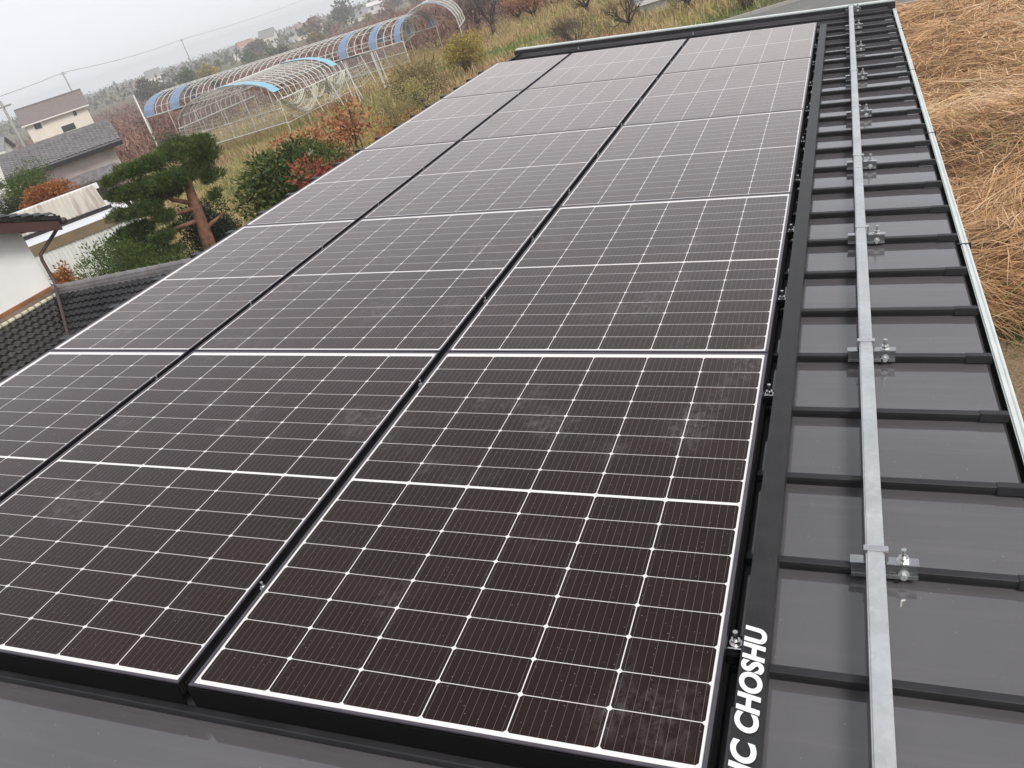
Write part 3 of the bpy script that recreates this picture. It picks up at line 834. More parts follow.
# old tiled farmhouse
oh = gable_house('old_farmhouse', 'old single storey house with grey tile roof and pinkish plaster wall', (-35.9, 31.4), R_(48), 4.5, 3.2, 2.36, 3.0, M['pink_plaster'], M['tile_old'], over=.45, tiles=True)
hb = oh.location.z
MB().box(-2.3, 2.3, -1.66, -1.603, 1.3 - .0, 1.75).box(1.5, 2.2, -1.68, -1.603, .2, 1.3).build('board_cladding', M['wood'], oh)
MB().box(.3, 1.1, -1.66, -1.604, .2, 1.25).build('door', M['darkwin'], oh)
sh = MB().add([(-2.3, -2.55, 1.62), (2.0, -2.55, 1.62), (2.0, -1.66, 1.98), (-2.3, -1.66, 1.98), (-2.3, -2.55, 1.70), (2.0, -2.55, 1.70), (2.0, -1.66, 2.06), (-2.3, -1.66, 2.06)],
              [(0, 3, 2, 1), (4, 5, 6, 7), (0, 1, 5, 4), (1, 2, 6, 5), (2, 3, 7, 6), (3, 0, 4, 7)]).build('porch_roof', M['tile_old'], oh)
for x in (-2.1, -.4, 1.8): MB().box(x - .05, x + .05, -2.45, -2.35, -.5, 1.615).build('porch_post', M['wood'], oh)
# two storey cream house
gable_house('cream_house', 'two storey cream house with brown roof standing behind the tiled farmhouse', (-112.2, 101.8), R_(47), 9.0, 5.4, 3.05, 4.95, M['cream'], M['roof_brown'], over=.45,
            wins=(('f', 2.6, 5.35, .5, 1.0), ('f', -2.9, 5.2, 1.0, .9), ('f', .9, 3.6, 1.9, .9), ('r', -.5, 5.2, .7, 1.6), ('f', -.9, 2.2, .5, .5)))
lean = bpy.data.objects['cream_house']
MB().add([(-4.4, -4.0, 2.2), (.2, -4.0, 2.2), (.2, -2.72, 2.95), (-4.4, -2.72, 2.95), (-4.4, -4.0, 2.4), (.2, -4.0, 2.4), (.2, -2.72, 3.15), (-4.4, -2.72, 3.15)],
         [(0, 3, 2, 1), (4, 5, 6, 7), (0, 1, 5, 4), (1, 2, 6, 5), (2, 3, 7, 6), (3, 0, 4, 7)]).build('lower_roof', M['roof_brown'], lean)
MB().box(-4.2, 0, -3.9, -2.71, -.5, 2.18).build('porch', M['cream'], lean)
gable_house('white_house', 'white walled house with grey roof at the far left edge', (-84, 64.5), R_(38), 5.5, 5, 1.9, 3.0, M['far_white'], M['roof_grey'], wins=(('f', 1.2, 2.9, .9, 1.0), ('r', 0, 2.9, .8, 1.0)))
gable_house('low_outbuilding', 'low pale outbuilding with dark roof at the left edge beyond the topiary', (-47.5, 33.2), R_(46), 4.4, 3, 1.35, 1.75, M['far_white'], M['roof_grey'], wins=(('f', .9, 1.4, .6, .5),))

# ------------------------------------------------------------------ utility poles and wire
POLES = [((-136.8, 130.5), 8.9, 'utility pole rising right behind the cream two storey house'), ((-177.4, 215.4), 9.5, 'distant utility pole standing above the brown vineyard'), ((-53.2, 44.2), 5.8, 'slanting grey pole at the left edge in front of the farmhouse')]
for (x, y), top, lab in POLES:
    b0_ = gz(x, y); t_ = thing('utility_pole', lab, 'utility pole', (x, y, b0_))
    MB().tube([(0, 0, -.5), (0, 0, top - b0_)], [.19, .13] if top > 7 else [.10, .09], 8).build('pole', M['pole'], t_, True)
    MB().box(-.8, .8, -.05, .05, top - b0_ - .45, top - b0_ - .35).build('crossarm', M['pole'], t_)
tp = thing('thin_pole', 'thin pale pole leaning beside the front corner of the pipe tunnel', 'pole', (-33.9, 35.5, gz(-33.9, 35.5)))
MB().tube([(0, 0, -.4), (0, 0, 3.85 - tp.location.z)], [.05, .04], 8).build('pole', M['pipe'], tp, True)
MB().tube([(0, 0, 3.85 - tp.location.z), (0, 0, 3.9 - tp.location.z)], [.055, .02], 8).build('cap', M['pipe'], tp)
wp = [(-95, 60, 7.4), (-136.8, 130.5, 8.8), (-177.4, 215.4, 9.4), (-205, 330, 11.2)]
pts = []
for a, b_ in zip(wp[:-1], wp[1:]):
    for k in range(14):
        t = k / 14; p = Vector(a).lerp(Vector(b_), t); p.z -= 1.0 * 4 * t * (1 - t) * .6; pts.append(p)
pts.append(Vector(wp[-1]))
tag(MB().tube(pts, .035, 4).build('overhead_wire', M['wire']), 'thin overhead wire sagging between the utility poles against white sky', 'wire')

# ================================================================== PIPE FRAME TUNNELS
def arch(cx_, y, hw, zf, zr, n=12, ax='y'):
    """half-ellipse arch points; plane perpendicular to ax"""
    out = []
    for k in range(n + 1):
        t = math.pi * k / n; h = -hw * math.cos(t); z = zf + (zr - zf) * math.sin(t) ** .85
        out.append((cx_ + h, y, z) if ax == 'y' else (y, cx_ - h, z))
    return out
def film(mb, a0, a1, k0, k1):
    for k in range(k0, k1):
        mb.add([a0[k], a0[k + 1], a1[k + 1], a1[k]], [(0, 1, 2, 3)])
# T1: long tunnel along x
t1 = thing('long_pipe_tunnel', 'long arched pipe tunnel frame with blue film strips in the distance', 'pipe tunnel', (-41, 59, -.8))
o1 = Vector((-41, 59, -.8))
def rel(pts, o): return [tuple(Vector(p) - o) for p in pts]
xs = np.arange(-53, -28.4, .62)
for x in xs: MB().tube(rel(arch(59, x, 3.0, 1.5, 2.9, ax='x'), o1), .027, 4, cap=False).build('arch_pipe', M['pipe'], t1)
mb = MB()
for (yy, zz, rr) in ((59, 2.93, .05), (58.55, 2.87, .03), (56, 1.5, .05), (62, 1.5, .04), (56.6, 2.05, .03), (57.5, 2.6, .025), (60.5, 2.6, .025)):
    mb.tube(rel([(-53, yy, zz), (-28.6, yy, zz)], o1), rr, 5)
mb.build('purlin', M['pipe'], t1)
for x in np.arange(-53, -28.4, 2.44):
    for yy in (56, 62): MB().tube(rel([(x, yy, 1.5), (x, yy, gz(x, yy) - .3)], o1), .03, 5).build('post', M['pipe'], t1)
for (xa, wdt, ks) in ((-53, 1.1, ((0, 6), (7, 12))), (-50.2, 1.0, ((0, 5), (7, 12))), (-33.9, .7, ((0, 6), (6, 12))), (-31.3, .6, ((0, 6), (7, 12))), (-29.2, .5, ((0, 6), (7, 12)))):
    for (k0, k1) in ks:
        fb_ = MB(); film(fb_, rel(arch(59, xa, 3.03, 1.52, 2.95, ax='x'), o1), rel(arch(59, xa + wdt, 3.03, 1.52, 2.95, ax='x'), o1), k0, k1)
        fb_.build('blue_film', M['blue'], t1)
    fc_ = MB(); film(fc_, rel(arch(59, xa + wdt + .02, 3.03, 1.52, 2.95, ax='x'), o1), rel(arch(59, xa + wdt + .35, 3.03, 1.52, 2.95, ax='x'), o1), 0, 6)
    fc_.build('milky_film', M['clear'], t1)
for xa, xb in ((-50, -46.6), (-39, -32)):
    MB().tube(rel([(xa, 56.02, 1.46), (xb, 56.02, 1.46)], o1), .09, 5).build('rolled_strap', M['dark_net'], t1)
# T2: shorter tunnel along y, nearer
t2 = thing('short_pipe_tunnel', 'nearer wide pipe tunnel frame with pale blue film on two arches', 'pipe tunnel', (-31.2, 46, -.6))
o2 = Vector((-31.2, 46, -.6))
for y in np.arange(38.5, 46.0, .5): MB().tube(rel(arch(-31.2, y, 3.45, 1.5, 2.86), o2), .024, 4, cap=False).build('arch_pipe', M['pipe'], t2)
mb = MB()
for (xx, zz, rr) in ((-31.2, 2.88, .045), (-27.75, 1.5, .045), (-34.65, 1.5, .045), (-28.5, 2.15, .025), (-29.6, 2.62, .025), (-33.0, 2.6, .025), (-34, 2.1, .025)):
    mb.tube(rel([(xx, 38.4, zz), (xx, 46, zz)], o2), rr, 5)
for zz in (.3, .95): mb.tube(rel([(-27.7, 38.4, zz), (-27.7, 47, zz)], o2), .025, 5)
mb.tube(rel([(-34.7, 38.4, 1.0), (-27.7, 38.4, 1.1)], o2), .03, 5); mb.tube(rel([(-34.7, 38.4, .2), (-27.7, 38.4, .35)], o2), .03, 5)
mb.build('purlin', M['pipe'], t2)
def post2(a, b_, r): MB().tube(rel([a, b_], o2), r, 5).build('post', M['pipe'], t2)
for y in (38.5, 40.6, 42.7, 44.9, 46):
    for xx in (-27.7, -34.7): post2((xx, y, 1.55), (xx - .05, y, gz(xx, y) - .3), .028)
for y in (40.7, 42.8, 45, 47.3): post2((-26.6, y, gz(-26.6, y) - .2), (-27.3, y + .1, 2.1), .025)
for (x, y, dx) in ((-26.3, 43.4, .0), (-26.1, 43.7, .0), (-25.4, 45.7, 0), (-25.2, 45.95, 0), (-25.6, 46.2, 0)):
    post2((x, y, gz(x, y) - .2), (x - .3, y + .2, 2.0), .03)
for y in (38.5, 44.8):
    a0, a1 = rel(arch(-31.2, y - .04, 3.5, 1.5, 2.92), o2), rel(arch(-31.2, y + .62, 3.5, 1.5, 2.92), o2)
    f_ = MB(); film(f_, a0, a1, 6, 11); f_.build('blue_film', M['sky_blue'], t2)
    f_ = MB(); film(f_, a0, a1, 1, 6); f_.build('milky_film', M['clear'], t2)
# netting
def net(mb, a, b_, c, d, nu, nv, r, rng, sag=.12):
    a, b_, c, d = map(Vector, (a, b_, c, d))
    def P(u, v):
        p = a.lerp(b_, u).lerp(d.lerp(c, u), v); p += Vector((0, 0, -sag * math.sin(math.pi * u) * (1 - v * .5))); return p
    for i in range(nu + 1): mb.tube([P(i / nu, k / 6) + Vector(rng.normal(size=3)) * .03 for k in range(7)], r, 3, cap=False)
    for j in range(nv + 1): mb.tube([P(k / 10, j / nv) + Vector(rng.normal(size=3)) * .03 for k in range(11)], r, 3, cap=False)
r5 = np.random.default_rng(5)
mb = MB()
net(mb, *rel([(-34.7, 38.35, 0.7), (-27.7, 38.35, .75), (-27.8, 38.4, 1.5), (-34.6, 38.4, 1.5)], o2), 18, 5, .012, r5, .15)
for y0_, y1_ in ((38.5, 41), (41, 44.8), (44.8, 48.5)):
    net(mb, *rel([(-27.5, y0_, .6), (-27.5, y1_, .55), (-27.72, y1_, 1.55), (-27.72, y0_, 1.55)], o2), 12, 5, .012, r5, .25)
# bunched net hanging in heavy swags
for (y0_, y1_, s_) in ((38.5, 40.8, .5), (40.8, 43.2, .7), (43.2, 45.2, .55), (38.6, 42, .95), (42.5, 45.5, .9)):
    for k in range(9):
        off = r5.normal(size=2) * .12
        mb.tube([Vector((-27.6 + off[0], y0_ + (y1_ - y0_) * t, 1.5 + off[1] * .5 - s_ * 4 * t * (1 - t))) - o2 for t in np.linspace(0, 1, 9)], .016, 3, cap=False)
for k in range(30):
    y = 43.2 + r5.normal() * .22
    mb.tube([Vector((-27.5 + r5.normal() * .1, y + r5.normal() * .25, 1.5)) - o2, Vector((-27.4 + r5.normal() * .1, 43.3 + r5.normal() * .08, .9)) - o2, Vector((-27.3 + r5.normal() * .15, y + r5.normal() * .2, .1 + r5.random() * .4)) - o2], .015, 3, cap=False)
mb.build('netting', M['net'], t2)
fm_ = MB()
for k0, k1, y0_, y1_ in ((2, 10, 38.55, 44.7),):
    film(fm_, rel(arch(-31.2, y0_, 3.42, 1.45, 2.78), o2), rel(arch(-31.2, y1_, 3.42, 1.45, 2.78), o2), k0, k1)
fm_.add(rel([(-34.6, 38.42, .2), (-27.8, 38.42, .3), (-27.75, 38.42, 1.5), (-28.6, 38.42, 2.2), (-31.2, 38.42, 2.8), (-33.6, 38.42, 2.3), (-34.6, 38.42, 1.5)], o2), [(0, 1, 2, 3, 4, 5, 6)])
fm_.build('fine_net', M['veil'], t2)
MB().add(rel([(-38, 55.9, .1), (-28.6, 55.9, .1), (-28.6, 55.95, 1.45), (-38, 55.95, 1.45)], o1), [(0, 1, 2, 3)]).build('side_net', M['veil'], t1)
for zz in (.15, .8): MB().tube(rel([(-40, 55.92, zz), (-28.6, 55.92, zz)], o1), .025, 5).build('side_rail', M['pipe'], t1)
# T3: third tunnel end behind the golden bushes
t3 = thing('netted_pipe_tunnel', 'single tall arch end of a netted pipe tunnel beside the bare trees', 'pipe tunnel', (-27.6, 58.6, -.4))
o3 = Vector((-27.6, 58.6, -.4))
mb = MB()
ys_ = (58.6, 61, 63.4, 66)
for y in ys_: mb.tube(rel(arch(-27.6 - (y - 58.6) * .35, y, 2.3, 1.2, 3.3), o3), .04, 5, cap=False)
for (dx, zz) in ((0, 3.3), (2.3, 1.2), (-2.3, 1.2), (1.6, 2.7), (-1.6, 2.7)):
    mb.tube(rel([(-27.6 + dx, 58.6, zz), (-27.6 + dx - 2.6, 66, zz)], o3), .035, 5)
for dx in (-2.3, 2.3): mb.tube(rel([(-27.6 + dx, 58.6, 1.2), (-27.6 + dx, 58.6, -.6)], o3), .04, 5)
mb.build('pipes', M['pipe'], t3)
fm_ = MB(); film(fm_, rel(arch(-27.6, 58.62, 2.28, 1.2, 3.26), o3), rel(arch(-30.2, 66, 2.28, 1.2, 3.26), o3), 0, 12)
fm_.build('netting', M['green_veil'], t3)
fm_ = MB(); film(fm_, rel(arch(-27.6, 58.5, 2.33, 1.2, 3.36), o3), rel(arch(-27.7, 58.9, 2.33, 1.2, 3.36), o3), 6, 11)
fm_.build('blue_film', M['blue'], t3)

# ================================================================== PLANTS
# niwaki pine
pine = thing('pine_tree', 'cloud pruned pine with reddish trunk beyond the roof edge', 'tree', (-11.9, 12.2, 0))
rp = np.random.default_rng(21)
tb = MB()
tb.tube([(-.08, -.05, -.2), (-.04, -.02, .8), (-.01, .02, 1.32), (.01, .04, 1.62), (.04, .07, 2.02), (.06, .09, 2.39), (.09, .12, 2.7), (.22, .24, 2.96), (.34, .34, 3.26)], [.18, .16, .14, .13, .115, .105, .08, .055, .03], 10)
for l_ in ([(.05, .08, 2.33), (-.13, -.23, 2.54), (-.31, -.41, 2.91)], [(.08, .1, 2.67), (-.11, -.07, 3.09), (-.59, -.41, 3.3)], [(.03, .06, 1.99), (-.19, -.28, 2.02), (-.42, -.65, 2.06)],
           [(.05, .08, 2.23), (-.08, -.32, 2.29), (-.44, -.75, 2.55)], [(.14, .16, 2.76), (.23, .51, 2.89), (.31, .58, 2.77)], [(.02, .05, 1.78), (.08, .38, 1.84), (.2, .61, 1.92)], [(.21, .23, 2.93), (.07, .24, 3.2), (.02, .19, 3.38)],
           [(-.42, -.65, 2.06), (-.7, -.8, 1.9), (-.87, -.9, 1.75)], [(-.44, -.75, 2.55), (-.7, -.7, 2.7), (-.87, -.69, 2.95)]):
    tb.tube(l_, [.055, .04, .018], 6)
tb.build('trunk', M['pinebark'], pine, True)
PADS = [(.33, .33, 3.31, .47), (.04, .21, 3.42, .36), (.4, .59, 3.11, .36), (-.28, -.23, 3.31, .43), (-.61, -.42, 3.3, .36), (-.68, -.78, 3.28, .28), (-.01, -.39, 2.98, .43), (.22, .03, 2.93, .43), (.31, .58, 2.69, .28), (.12, .54, 2.87, .3),
        (-.49, -.58, 2.96, .43), (-.87, -.69, 2.97, .32), (-.52, -.12, 2.69, .34), (-.45, -.76, 2.6, .4), (-.89, -.85, 2.62, .28), (-.32, -.56, 2.34, .32), (-.81, -.63, 2.25, .4), (-1.09, -.86, 2.23, .28), (-.43, -.74, 2.0, .36),
        (-.87, -.98, 1.99, .36), (-.81, -.7, 1.73, .38), (-.36, -.59, 1.73, .26), (-1.03, -.86, 1.6, .34), (-.71, -.67, 1.43, .3), (-.62, -.01, 1.98, .21), (-.39, .28, 2.63, .23), (.30, .45, 2.35, .2), (-.9, -.5, 1.3, .35)]
pc = []
for (px_, py_, pz_, pr) in PADS:
    for k in range(6):
        o_ = norm(rp.normal(size=2)) * pr * .58 * rp.random() ** .5
        pc.append((px_ + o_[0], py_ + o_[1], pz_ - .04 + rp.normal() * .03, pr * .54, pr * .54, pr * .36))
P, d_, idx = clump_points(pc, 26000, rp, .5)
D_ = norm(d_ * np.array([.8, .8, .6]) + np.array([0, 0, .7]) + rp.normal(size=(4,) + P.shape) * .38).reshape(-1, 3)
P_ = np.tile(P, (4, 1)); bt = rp.random(len(pc)) * .35
T_ = np.tile(bt[idx], 4) + rp.random(len(P_)) * .65
quads_object('crown', leaf_quads(P_, D_, .075, .0095, rp), M['l_pine'], pine, T_)

def shrub(name, label, cat, loc, clumps, n, ll, lw, mat, stems=5, h=1., rng=None, upbias=.3, group=None, shell=.45, bark='bark', spread=.8):
    rng = rng or np.random.default_rng(abs(hash((name, loc))) % 99991 if False else int(abs(loc[0] * 131 + loc[1] * 977)) % 99991)
    t = thing(name, label, cat, loc, group=group)
    sb = MB()
    for k in range(stems):
        c_ = clumps[int(rng.integers(len(clumps)))]
        tip = Vector(c_[:3]); base = Vector((rng.normal() * .08, rng.normal() * .08, -.15))
        mid_ = base.lerp(tip, .5) + Vector(rng.normal(size=3)) * .10 * h
        sb.tube([base, mid_, tip], [.035 * h, .022 * h, .008 * h], 5, cap=False)
    sb.build('stem', M[bark], t, True)
    crown('foliage', clumps, n, ll, lw, mat, t, upbias, spread, rng, shell)
    return t
def blob(cx_, cy_, cz_, R, H, n, rng, f=.45):
    out = []
    for k in range(n):
        d = norm(rng.normal(size=3)); r = rng.random() ** .5 * .7
        out.append((cx_ + d[0] * R * r, cy_ + d[1] * R * r, cz_ + d[2] * H * r, R * f * rng.uniform(.7, 1.2), R * f * rng.uniform(.7, 1.2), H * f * rng.uniform(.7, 1.2)))
    return out
rb_ = np.random.default_rng(31)
shrub('round_shrub', 'very dark rounded evergreen shrub right of the pine trunk', 'shrub', (-12.95, 13.45, 0), blob(0, 0, 1.5, .95, 1.0, 14, rb_), 8500, .07, .03, M['l_dark'], 4, 1, rb_)
shrub('laurel_bush', 'tall glossy laurel bush with yellowing tips beside the solar panels', 'bush', (-9.42, 11.95, 0), blob(0, 0, 1.88, .95, 1.42, 24, rb_, .42), 14000, .12, .045, M['l_camel'], 7, 1.2, rb_, .35)
shrub('clipped_hedge_bush', 'flat topped dark green bush behind the laurel bush', 'bush', (-11.0, 14.6, 0), blob(.15, .15, 2.2, 1.0, .6, 14, rb_), 5000, .07, .035, M['l_podo'], 5, 1.2, rb_)
shrub('crimson_shrub', 'crimson leaved shrub at the panel edge right of the laurel bush', 'shrub', (-7.85, 10.5, 0), blob(.1, .25, 2.3, .62, .75, 14, rb_), 4200, .075, .03, M['l_red'], 6, 1, rb_)
shrub('orange_leaf_tree', 'sparse small tree with orange leaves in front of the pipe tunnel', 'tree', (-11.3, 17.6, 0), blob(0, 0, 2.25, 1.25, .85, 24, rb_, .3), 900, .12, .075, M['l_orange'], 14, 1.1, rb_, 0, shell=.2)
shrub('orange_leaf_tree', 'thin orange leaved sapling standing between laurel bush and pipe posts', 'tree', (-12.2, 16.6, 0), blob(0, 0, 2.15, .9, .6, 14, rb_, .3), 420, .11, .07, M['l_orange'], 10, 1, rb_, 0, shell=.2)
shrub('berry_shrub', 'brownish twiggy shrub with sparse rusty leaves behind the crimson shrub', 'shrub', (-9.9, 15.2, 0), blob(.2, .2, 1.75, 1.3, .8, 20, rb_, .35), 2600, .07, .03, M['l_olive'], 22, 1, rb_, .2, shell=.2)
for (x_, y_, lab_, mm_) in ((-13.6, 19.4, 'brown scrub between the orange sapling and the tunnel posts', 'l_olive'), (-12.6, 22.0, 'yellowish scrub behind the sparse orange tree', 'l_gold'), (-14.2, 25.4, 'mixed green brown scrub right below the big olive bush', 'l_olive'), (-11.6, 20.6, 'rusty low scrub at the panel edge beyond the orange tree', 'l_rust'), (-14.8, 29.0, 'tawny scrub at the foot of the large olive bush', 'l_meadow')):
    shrub('scrub_bush', lab_, 'bush', (x_, y_, 0), blob(0, 0, 1.0, 1.5, .95, 20, rb_, .35), 3600, .085, .03, M[mm_], 18, 1.1, rb_, .4, shell=.2)
shrub('golden_bush', 'golden leaved bush in front of the netted pipe tunnel', 'bush', (-17.6, 40.6, 0), blob(0, 0, 1.25, 1.5, 1.15, 18, rb_), 6500, .11, .05, M['l_gold'], 8, 1.5, rb_)
shrub('olive_bush', 'large olive brown bush beside the short pipe tunnel', 'bush', (-16.9, 33.4, 0), blob(0, 0, 1.25, 1.9, 1.15, 22, rb_), 8000, .10, .04, M['l_olive'], 14, 1.5, rb_)
shrub('dry_bush', 'pale dry bush with bare twigs between olive and golden bushes', 'bush', (-19.6, 38.8, 0), blob(0, 0, 1.3, 1.7, 1.3, 20, rb_), 4200, .13, .014, M['l_meadow'], 26, 1.4, rb_, .8, shell=.2)
shrub('podocarpus_shrub', 'bright green layered shrub in front of the white shed wall', 'shrub', (-10.9, 8.9, 0), [(-.25, -.1, 2.35, .38, .38, .17), (.05, .2, 2.5, .34, .34, .15), (-.4, .0, 2.05, .42, .42, .2), (.15, .1, 2.15, .42, .42, .2), (.3, .35, 2.3, .3, .3, .15), (.5, .5, 2.05, .45, .45, .22), (-.1, .1, 1.75, .6, .6, .3), (.55, .6, 1.75, .5, .5, .3)], 6500, .075, .014, M['l_podo'], 5, 1.3, rb_, .8, shell=.35)
shrub('mixed_shrub', 'loose grey green shrub between bright green shrub and pine', 'shrub', (-13.0, 11.3, 0), blob(-.1, -.1, 1.8, 1.0, .95, 16, rb_, .4), 4200, .085, .03, M['l_podo'], 10, 1, rb_, .4, shell=.3)
shrub('yellow_leaf_shrub', 'yellow and green leaved shrub low under the pine', 'shrub', (-11.6, 10.3, 0), blob(0, 0, 1.25, .9, .9, 14, rb_, .4), 3600, .075, .032, M['l_camel'], 8, 1, rb_, .4)
shrub('red_tipped_shrub', 'small shrub with red and orange leaves by the storehouse corner', 'shrub', (-12.3, 9.1, 0), blob(0, 0, 2.1, .42, .35, 8, rb_), 900, .075, .03, M['l_rust'], 9, 1, rb_, .2, shell=.2)
shrub('low_green_shrub', 'low green shrub along the foot of the tile ridge', 'shrub', (-9.6, 9.9, 0), blob(0, 0, 1.4, 1.0, .9, 14, rb_), 4200, .07, .03, M['l_podo'], 6, 1, rb_)
shrub('topiary_tree', 'rounded light green garden tree left of the orange maple', 'tree', (-25.3, 19.8, -.3), blob(0, 0, 2.95, 1.15, .9, 14, rb_, .5), 7500, .06, .03, M['l_podo'], 5, 1.5, rb_, .5)
shrub('dark_hedge', 'dark green shrub under the light green garden tree', 'shrub', (-23.4, 17.6, -.3), blob(0, 0, 2.55, .75, .6, 10, rb_), 4500, .06, .028, M['l_dark'], 5, 1.2, rb_)
shrub('maple_tree', 'rust orange maple rising behind the storehouse eave', 'tree', (-21.5, 17.4, -.2), blob(0, 0, 2.62, 1.0, .62, 16, rb_, .42), 7000, .07, .04, M['l_rust'], 8, 1.5, rb_, .2)
shrub('dry_shrub', 'leafless brownish shrub in front of the tiled farmhouse', 'shrub', (-29.5, 25.8, -.45), blob(0, 0, 1.2, 1.6, 1.1, 16, rb_, .4), 2600, .16, .012, M['l_twig'], 26, 1.4, rb_, .6, shell=.15)
shrub('rusty_shrub', 'rusty brown shrub along the farmhouse porch', 'shrub', (-32.5, 26.2, -.5), blob(0, 0, 1.3, 1.5, .8, 14, rb_, .4), 2600, .10, .035, M['l_olive'], 12, 1.4, rb_, .4, shell=.25)
shrub('evergreen_shrub', 'dark olive evergreen beside the gable end of the tiled farmhouse', 'tree', (-31.0, 33.3, -.5), blob(0, 0, 1.6, 1.5, 1.2, 16, rb_, .42), 4000, .10, .05, M['l_far'], 8, 1.5, rb_, .4, shell=.3)

# bare and autumn trees on the meadow
def bare_tree(label, loc, h, spread, mat_c, seed, leaves=0, lmat=None, cat='tree', r=.12, trunk_h=.17, depth=4, kids=(2, 4)):
    rng = np.random.default_rng(seed)
    t = thing('bare_tree' if not leaves else 'autumn_tree', label, cat, loc)
    tk = MB(); th = h * trunk_h
    p0 = Vector((0, 0, -.3)); p1 = Vector((rng.normal() * .12, rng.normal() * .12, th))
    tk.tube([p0, p0.lerp(p1, .5) + Vector((rng.normal() * .06, 0, 0)), p1], [r * 1.35, r * 1.1, r], 8)
    tk.build('trunk', M['bark'], t, True)
    cb = MB(); tips = []
    for k in range(5):
        a = 2 * math.pi * (k + rng.random() * .6) / 5
        branch_tree(cb, p1 - Vector((0, 0, rng.random() * th * .3)), (math.cos(a) * spread, math.sin(a) * spread, 1.0), h * .30, r * .62, depth - 1, rng, .65, tips, 3, kids, .22)
    cb.build('crown', M['bark'], t)
    tw = np.array([tuple(p) for p, _ in tips]); n = len(tw)
    k = 5; P = np.repeat(tw, k, 0) + rng.normal(size=(n * k, 3)) * .12 * h * .25
    D = norm(rng.normal(size=P.shape) + np.array([0, 0, .5]))
    quads_object('twigs', leaf_quads(P, D, h * .11, .010 * h / 3, rng), mat_c, t, rng.random(len(P)))
    if leaves:
        P = tw[rng.integers(0, n, leaves)] + rng.normal(size=(leaves, 3)) * .22
        quads_object('leaves', leaf_quads(P, norm(rng.normal(size=P.shape)), .12, .07, rng), lmat, t, rng.random(leaves))
    return t
bare_tree('dark bare tree with several upright limbs at the meadow edge', (-23.64, 60.3, -.1), 4.4, .5, M['l_twig'], 1, r=.17)
bare_tree('bare tree half hidden behind the dark upright bare tree', (-28.8, 70.4, -.4), 4.4, .6, M['l_twig'], 2, r=.15)
bare_tree('spreading tree with remaining orange leaves on the meadow', (-22.2, 65.3, -.2), 2.7, 1.2, M['l_twig'], 3, 2200, M['l_orange'], r=.15)
bare_tree('spreading orchard tree with pale brown twigs by the plowed strip', (-15.2, 55.4, 0), 2.7, 1.1, M['l_twig'], 4, 350, M['l_gold'], r=.13)
bare_tree('small orchard tree behind and right of the pale brown one', (-13.4, 58.0, 0), 2.6, 1.1, M['l_twig'], 5, 300, M['l_gold'], r=.12)
bare_tree('low bare orchard tree nearest to the far roof edge', (-9.6, 40.8, 0), 2.4, 1.05, M['l_twig'], 6, r=.10)
bare_tree('yellowish shrubby tree near the top of the far roof edge', (-6.6, 42.0, 0), 2.0, .9, M['l_twig'], 8, 900, M['l_gold'], r=.08, trunk_h=.2)
bare_tree('second orange leaved tree further back beside the dark bare tree', (-24.5, 68.5, -.3), 2.6, 1.2, M['l_twig'], 13, 1600, M['l_orange'], r=.12)
shrub('red_twig_bush', 'reddish twiggy bush beside the road kerb', 'bush', (-3.9, 38.2, 0), blob(0, 0, .9, 1.0, .8, 12, rb_, .4), 2600, .2, .012, M['l_vine'], 20, 1, rb_, .8, shell=.15)
shrub('twiggy_bush', 'grey brown twiggy thicket left of the low bare orchard tree', 'bush', (-12.2, 41.2, 0), blob(0, 0, .8, 1.5, .75, 16, rb_, .4), 3600, .2, .012, M['l_twig'], 22, 1, rb_, .8, shell=.15)

# grasses: blades as thin quads with a bend
def blades(name, X, Y, Z, D, length, width, mat, tint, rng, bend=.35):
    n = len(X); P = np.stack([X, Y, Z], 1)
    L = (length if np.ndim(length) else np.full(n, length))[:, None] * rng.uniform(.6, 1.3, (n, 1))
    S = norm(np.cross(D, np.array([0, 0, 1.]) + rng.normal(size=(n, 3)) * .4)) * width
    sagv = np.array([0, 0, -1.]) * L * bend * rng.uniform(.2, 1., (n, 1)) + rng.normal(size=(n, 3)) * L * .08
    p1 = P + D * L * .5 + sagv * -.12; p2 = P + D * L + sagv * .35
    q1 = np.stack([P - S, P + S, p1 + S * .8, p1 - S * .8], 1); q2 = np.stack([p1 - S * .8, p1 + S * .8, p2 + S * .25, p2 - S * .25], 1)
    return quads_object(name, np.concatenate([q1, q2]), mat, None, np.concatenate([tint, tint]))

def smooth_noise(x, y, s, seed):
    r = np.random.default_rng(seed); out = np.zeros_like(x)
    for k in range(5):
        a, b_, c, d = r.uniform(-1, 1, 4); out += np.sin((x * a + y * b_) * 3 / s + c * 6) * np.cos((x * d - y * a) * 2.2 / s + d * 6)
    return out / 2.5
# straw field on the right
rs = np.random.default_rng(77)
def straw_h(x, y):
    h = .30 + .13 * smooth_noise(x, y, 2.0, 1) + .10 * smooth_noise(x, y, .75, 2) + .06 * smooth_noise(x, y, .35, 3)
    edge = np.clip((y - 8.35) / .8, 0, 1) * np.clip((28.6 - .15 * (x - 1) - y) / 1.2, 0, 1)
    return np.maximum(h, .1) * edge ** .6 + .01
gx, gy = np.meshgrid(np.linspace(.2, 17, 150), np.linspace(8.35, 28.8, 190))
hz = straw_h(gx, gy)
vs = np.stack([gx, gy, hz], -1).reshape(-1, 3).tolist(); w_ = gx.shape[1]
fs = [(j * w_ + i, j * w_ + i + 1, (j + 1) * w_ + i + 1, (j + 1) * w_ + i) for j in range(gx.shape[0] - 1) for i in range(w_ - 1)]
b = NB('straw_litter'); g_ = b.n('ShaderNodeNewGeometry').outputs['Position']
mp = b.n('ShaderNodeMapping'); b.l(g_, mp.inputs[0]); mp.inputs['Scale'].default_value = (3, 14, 3)
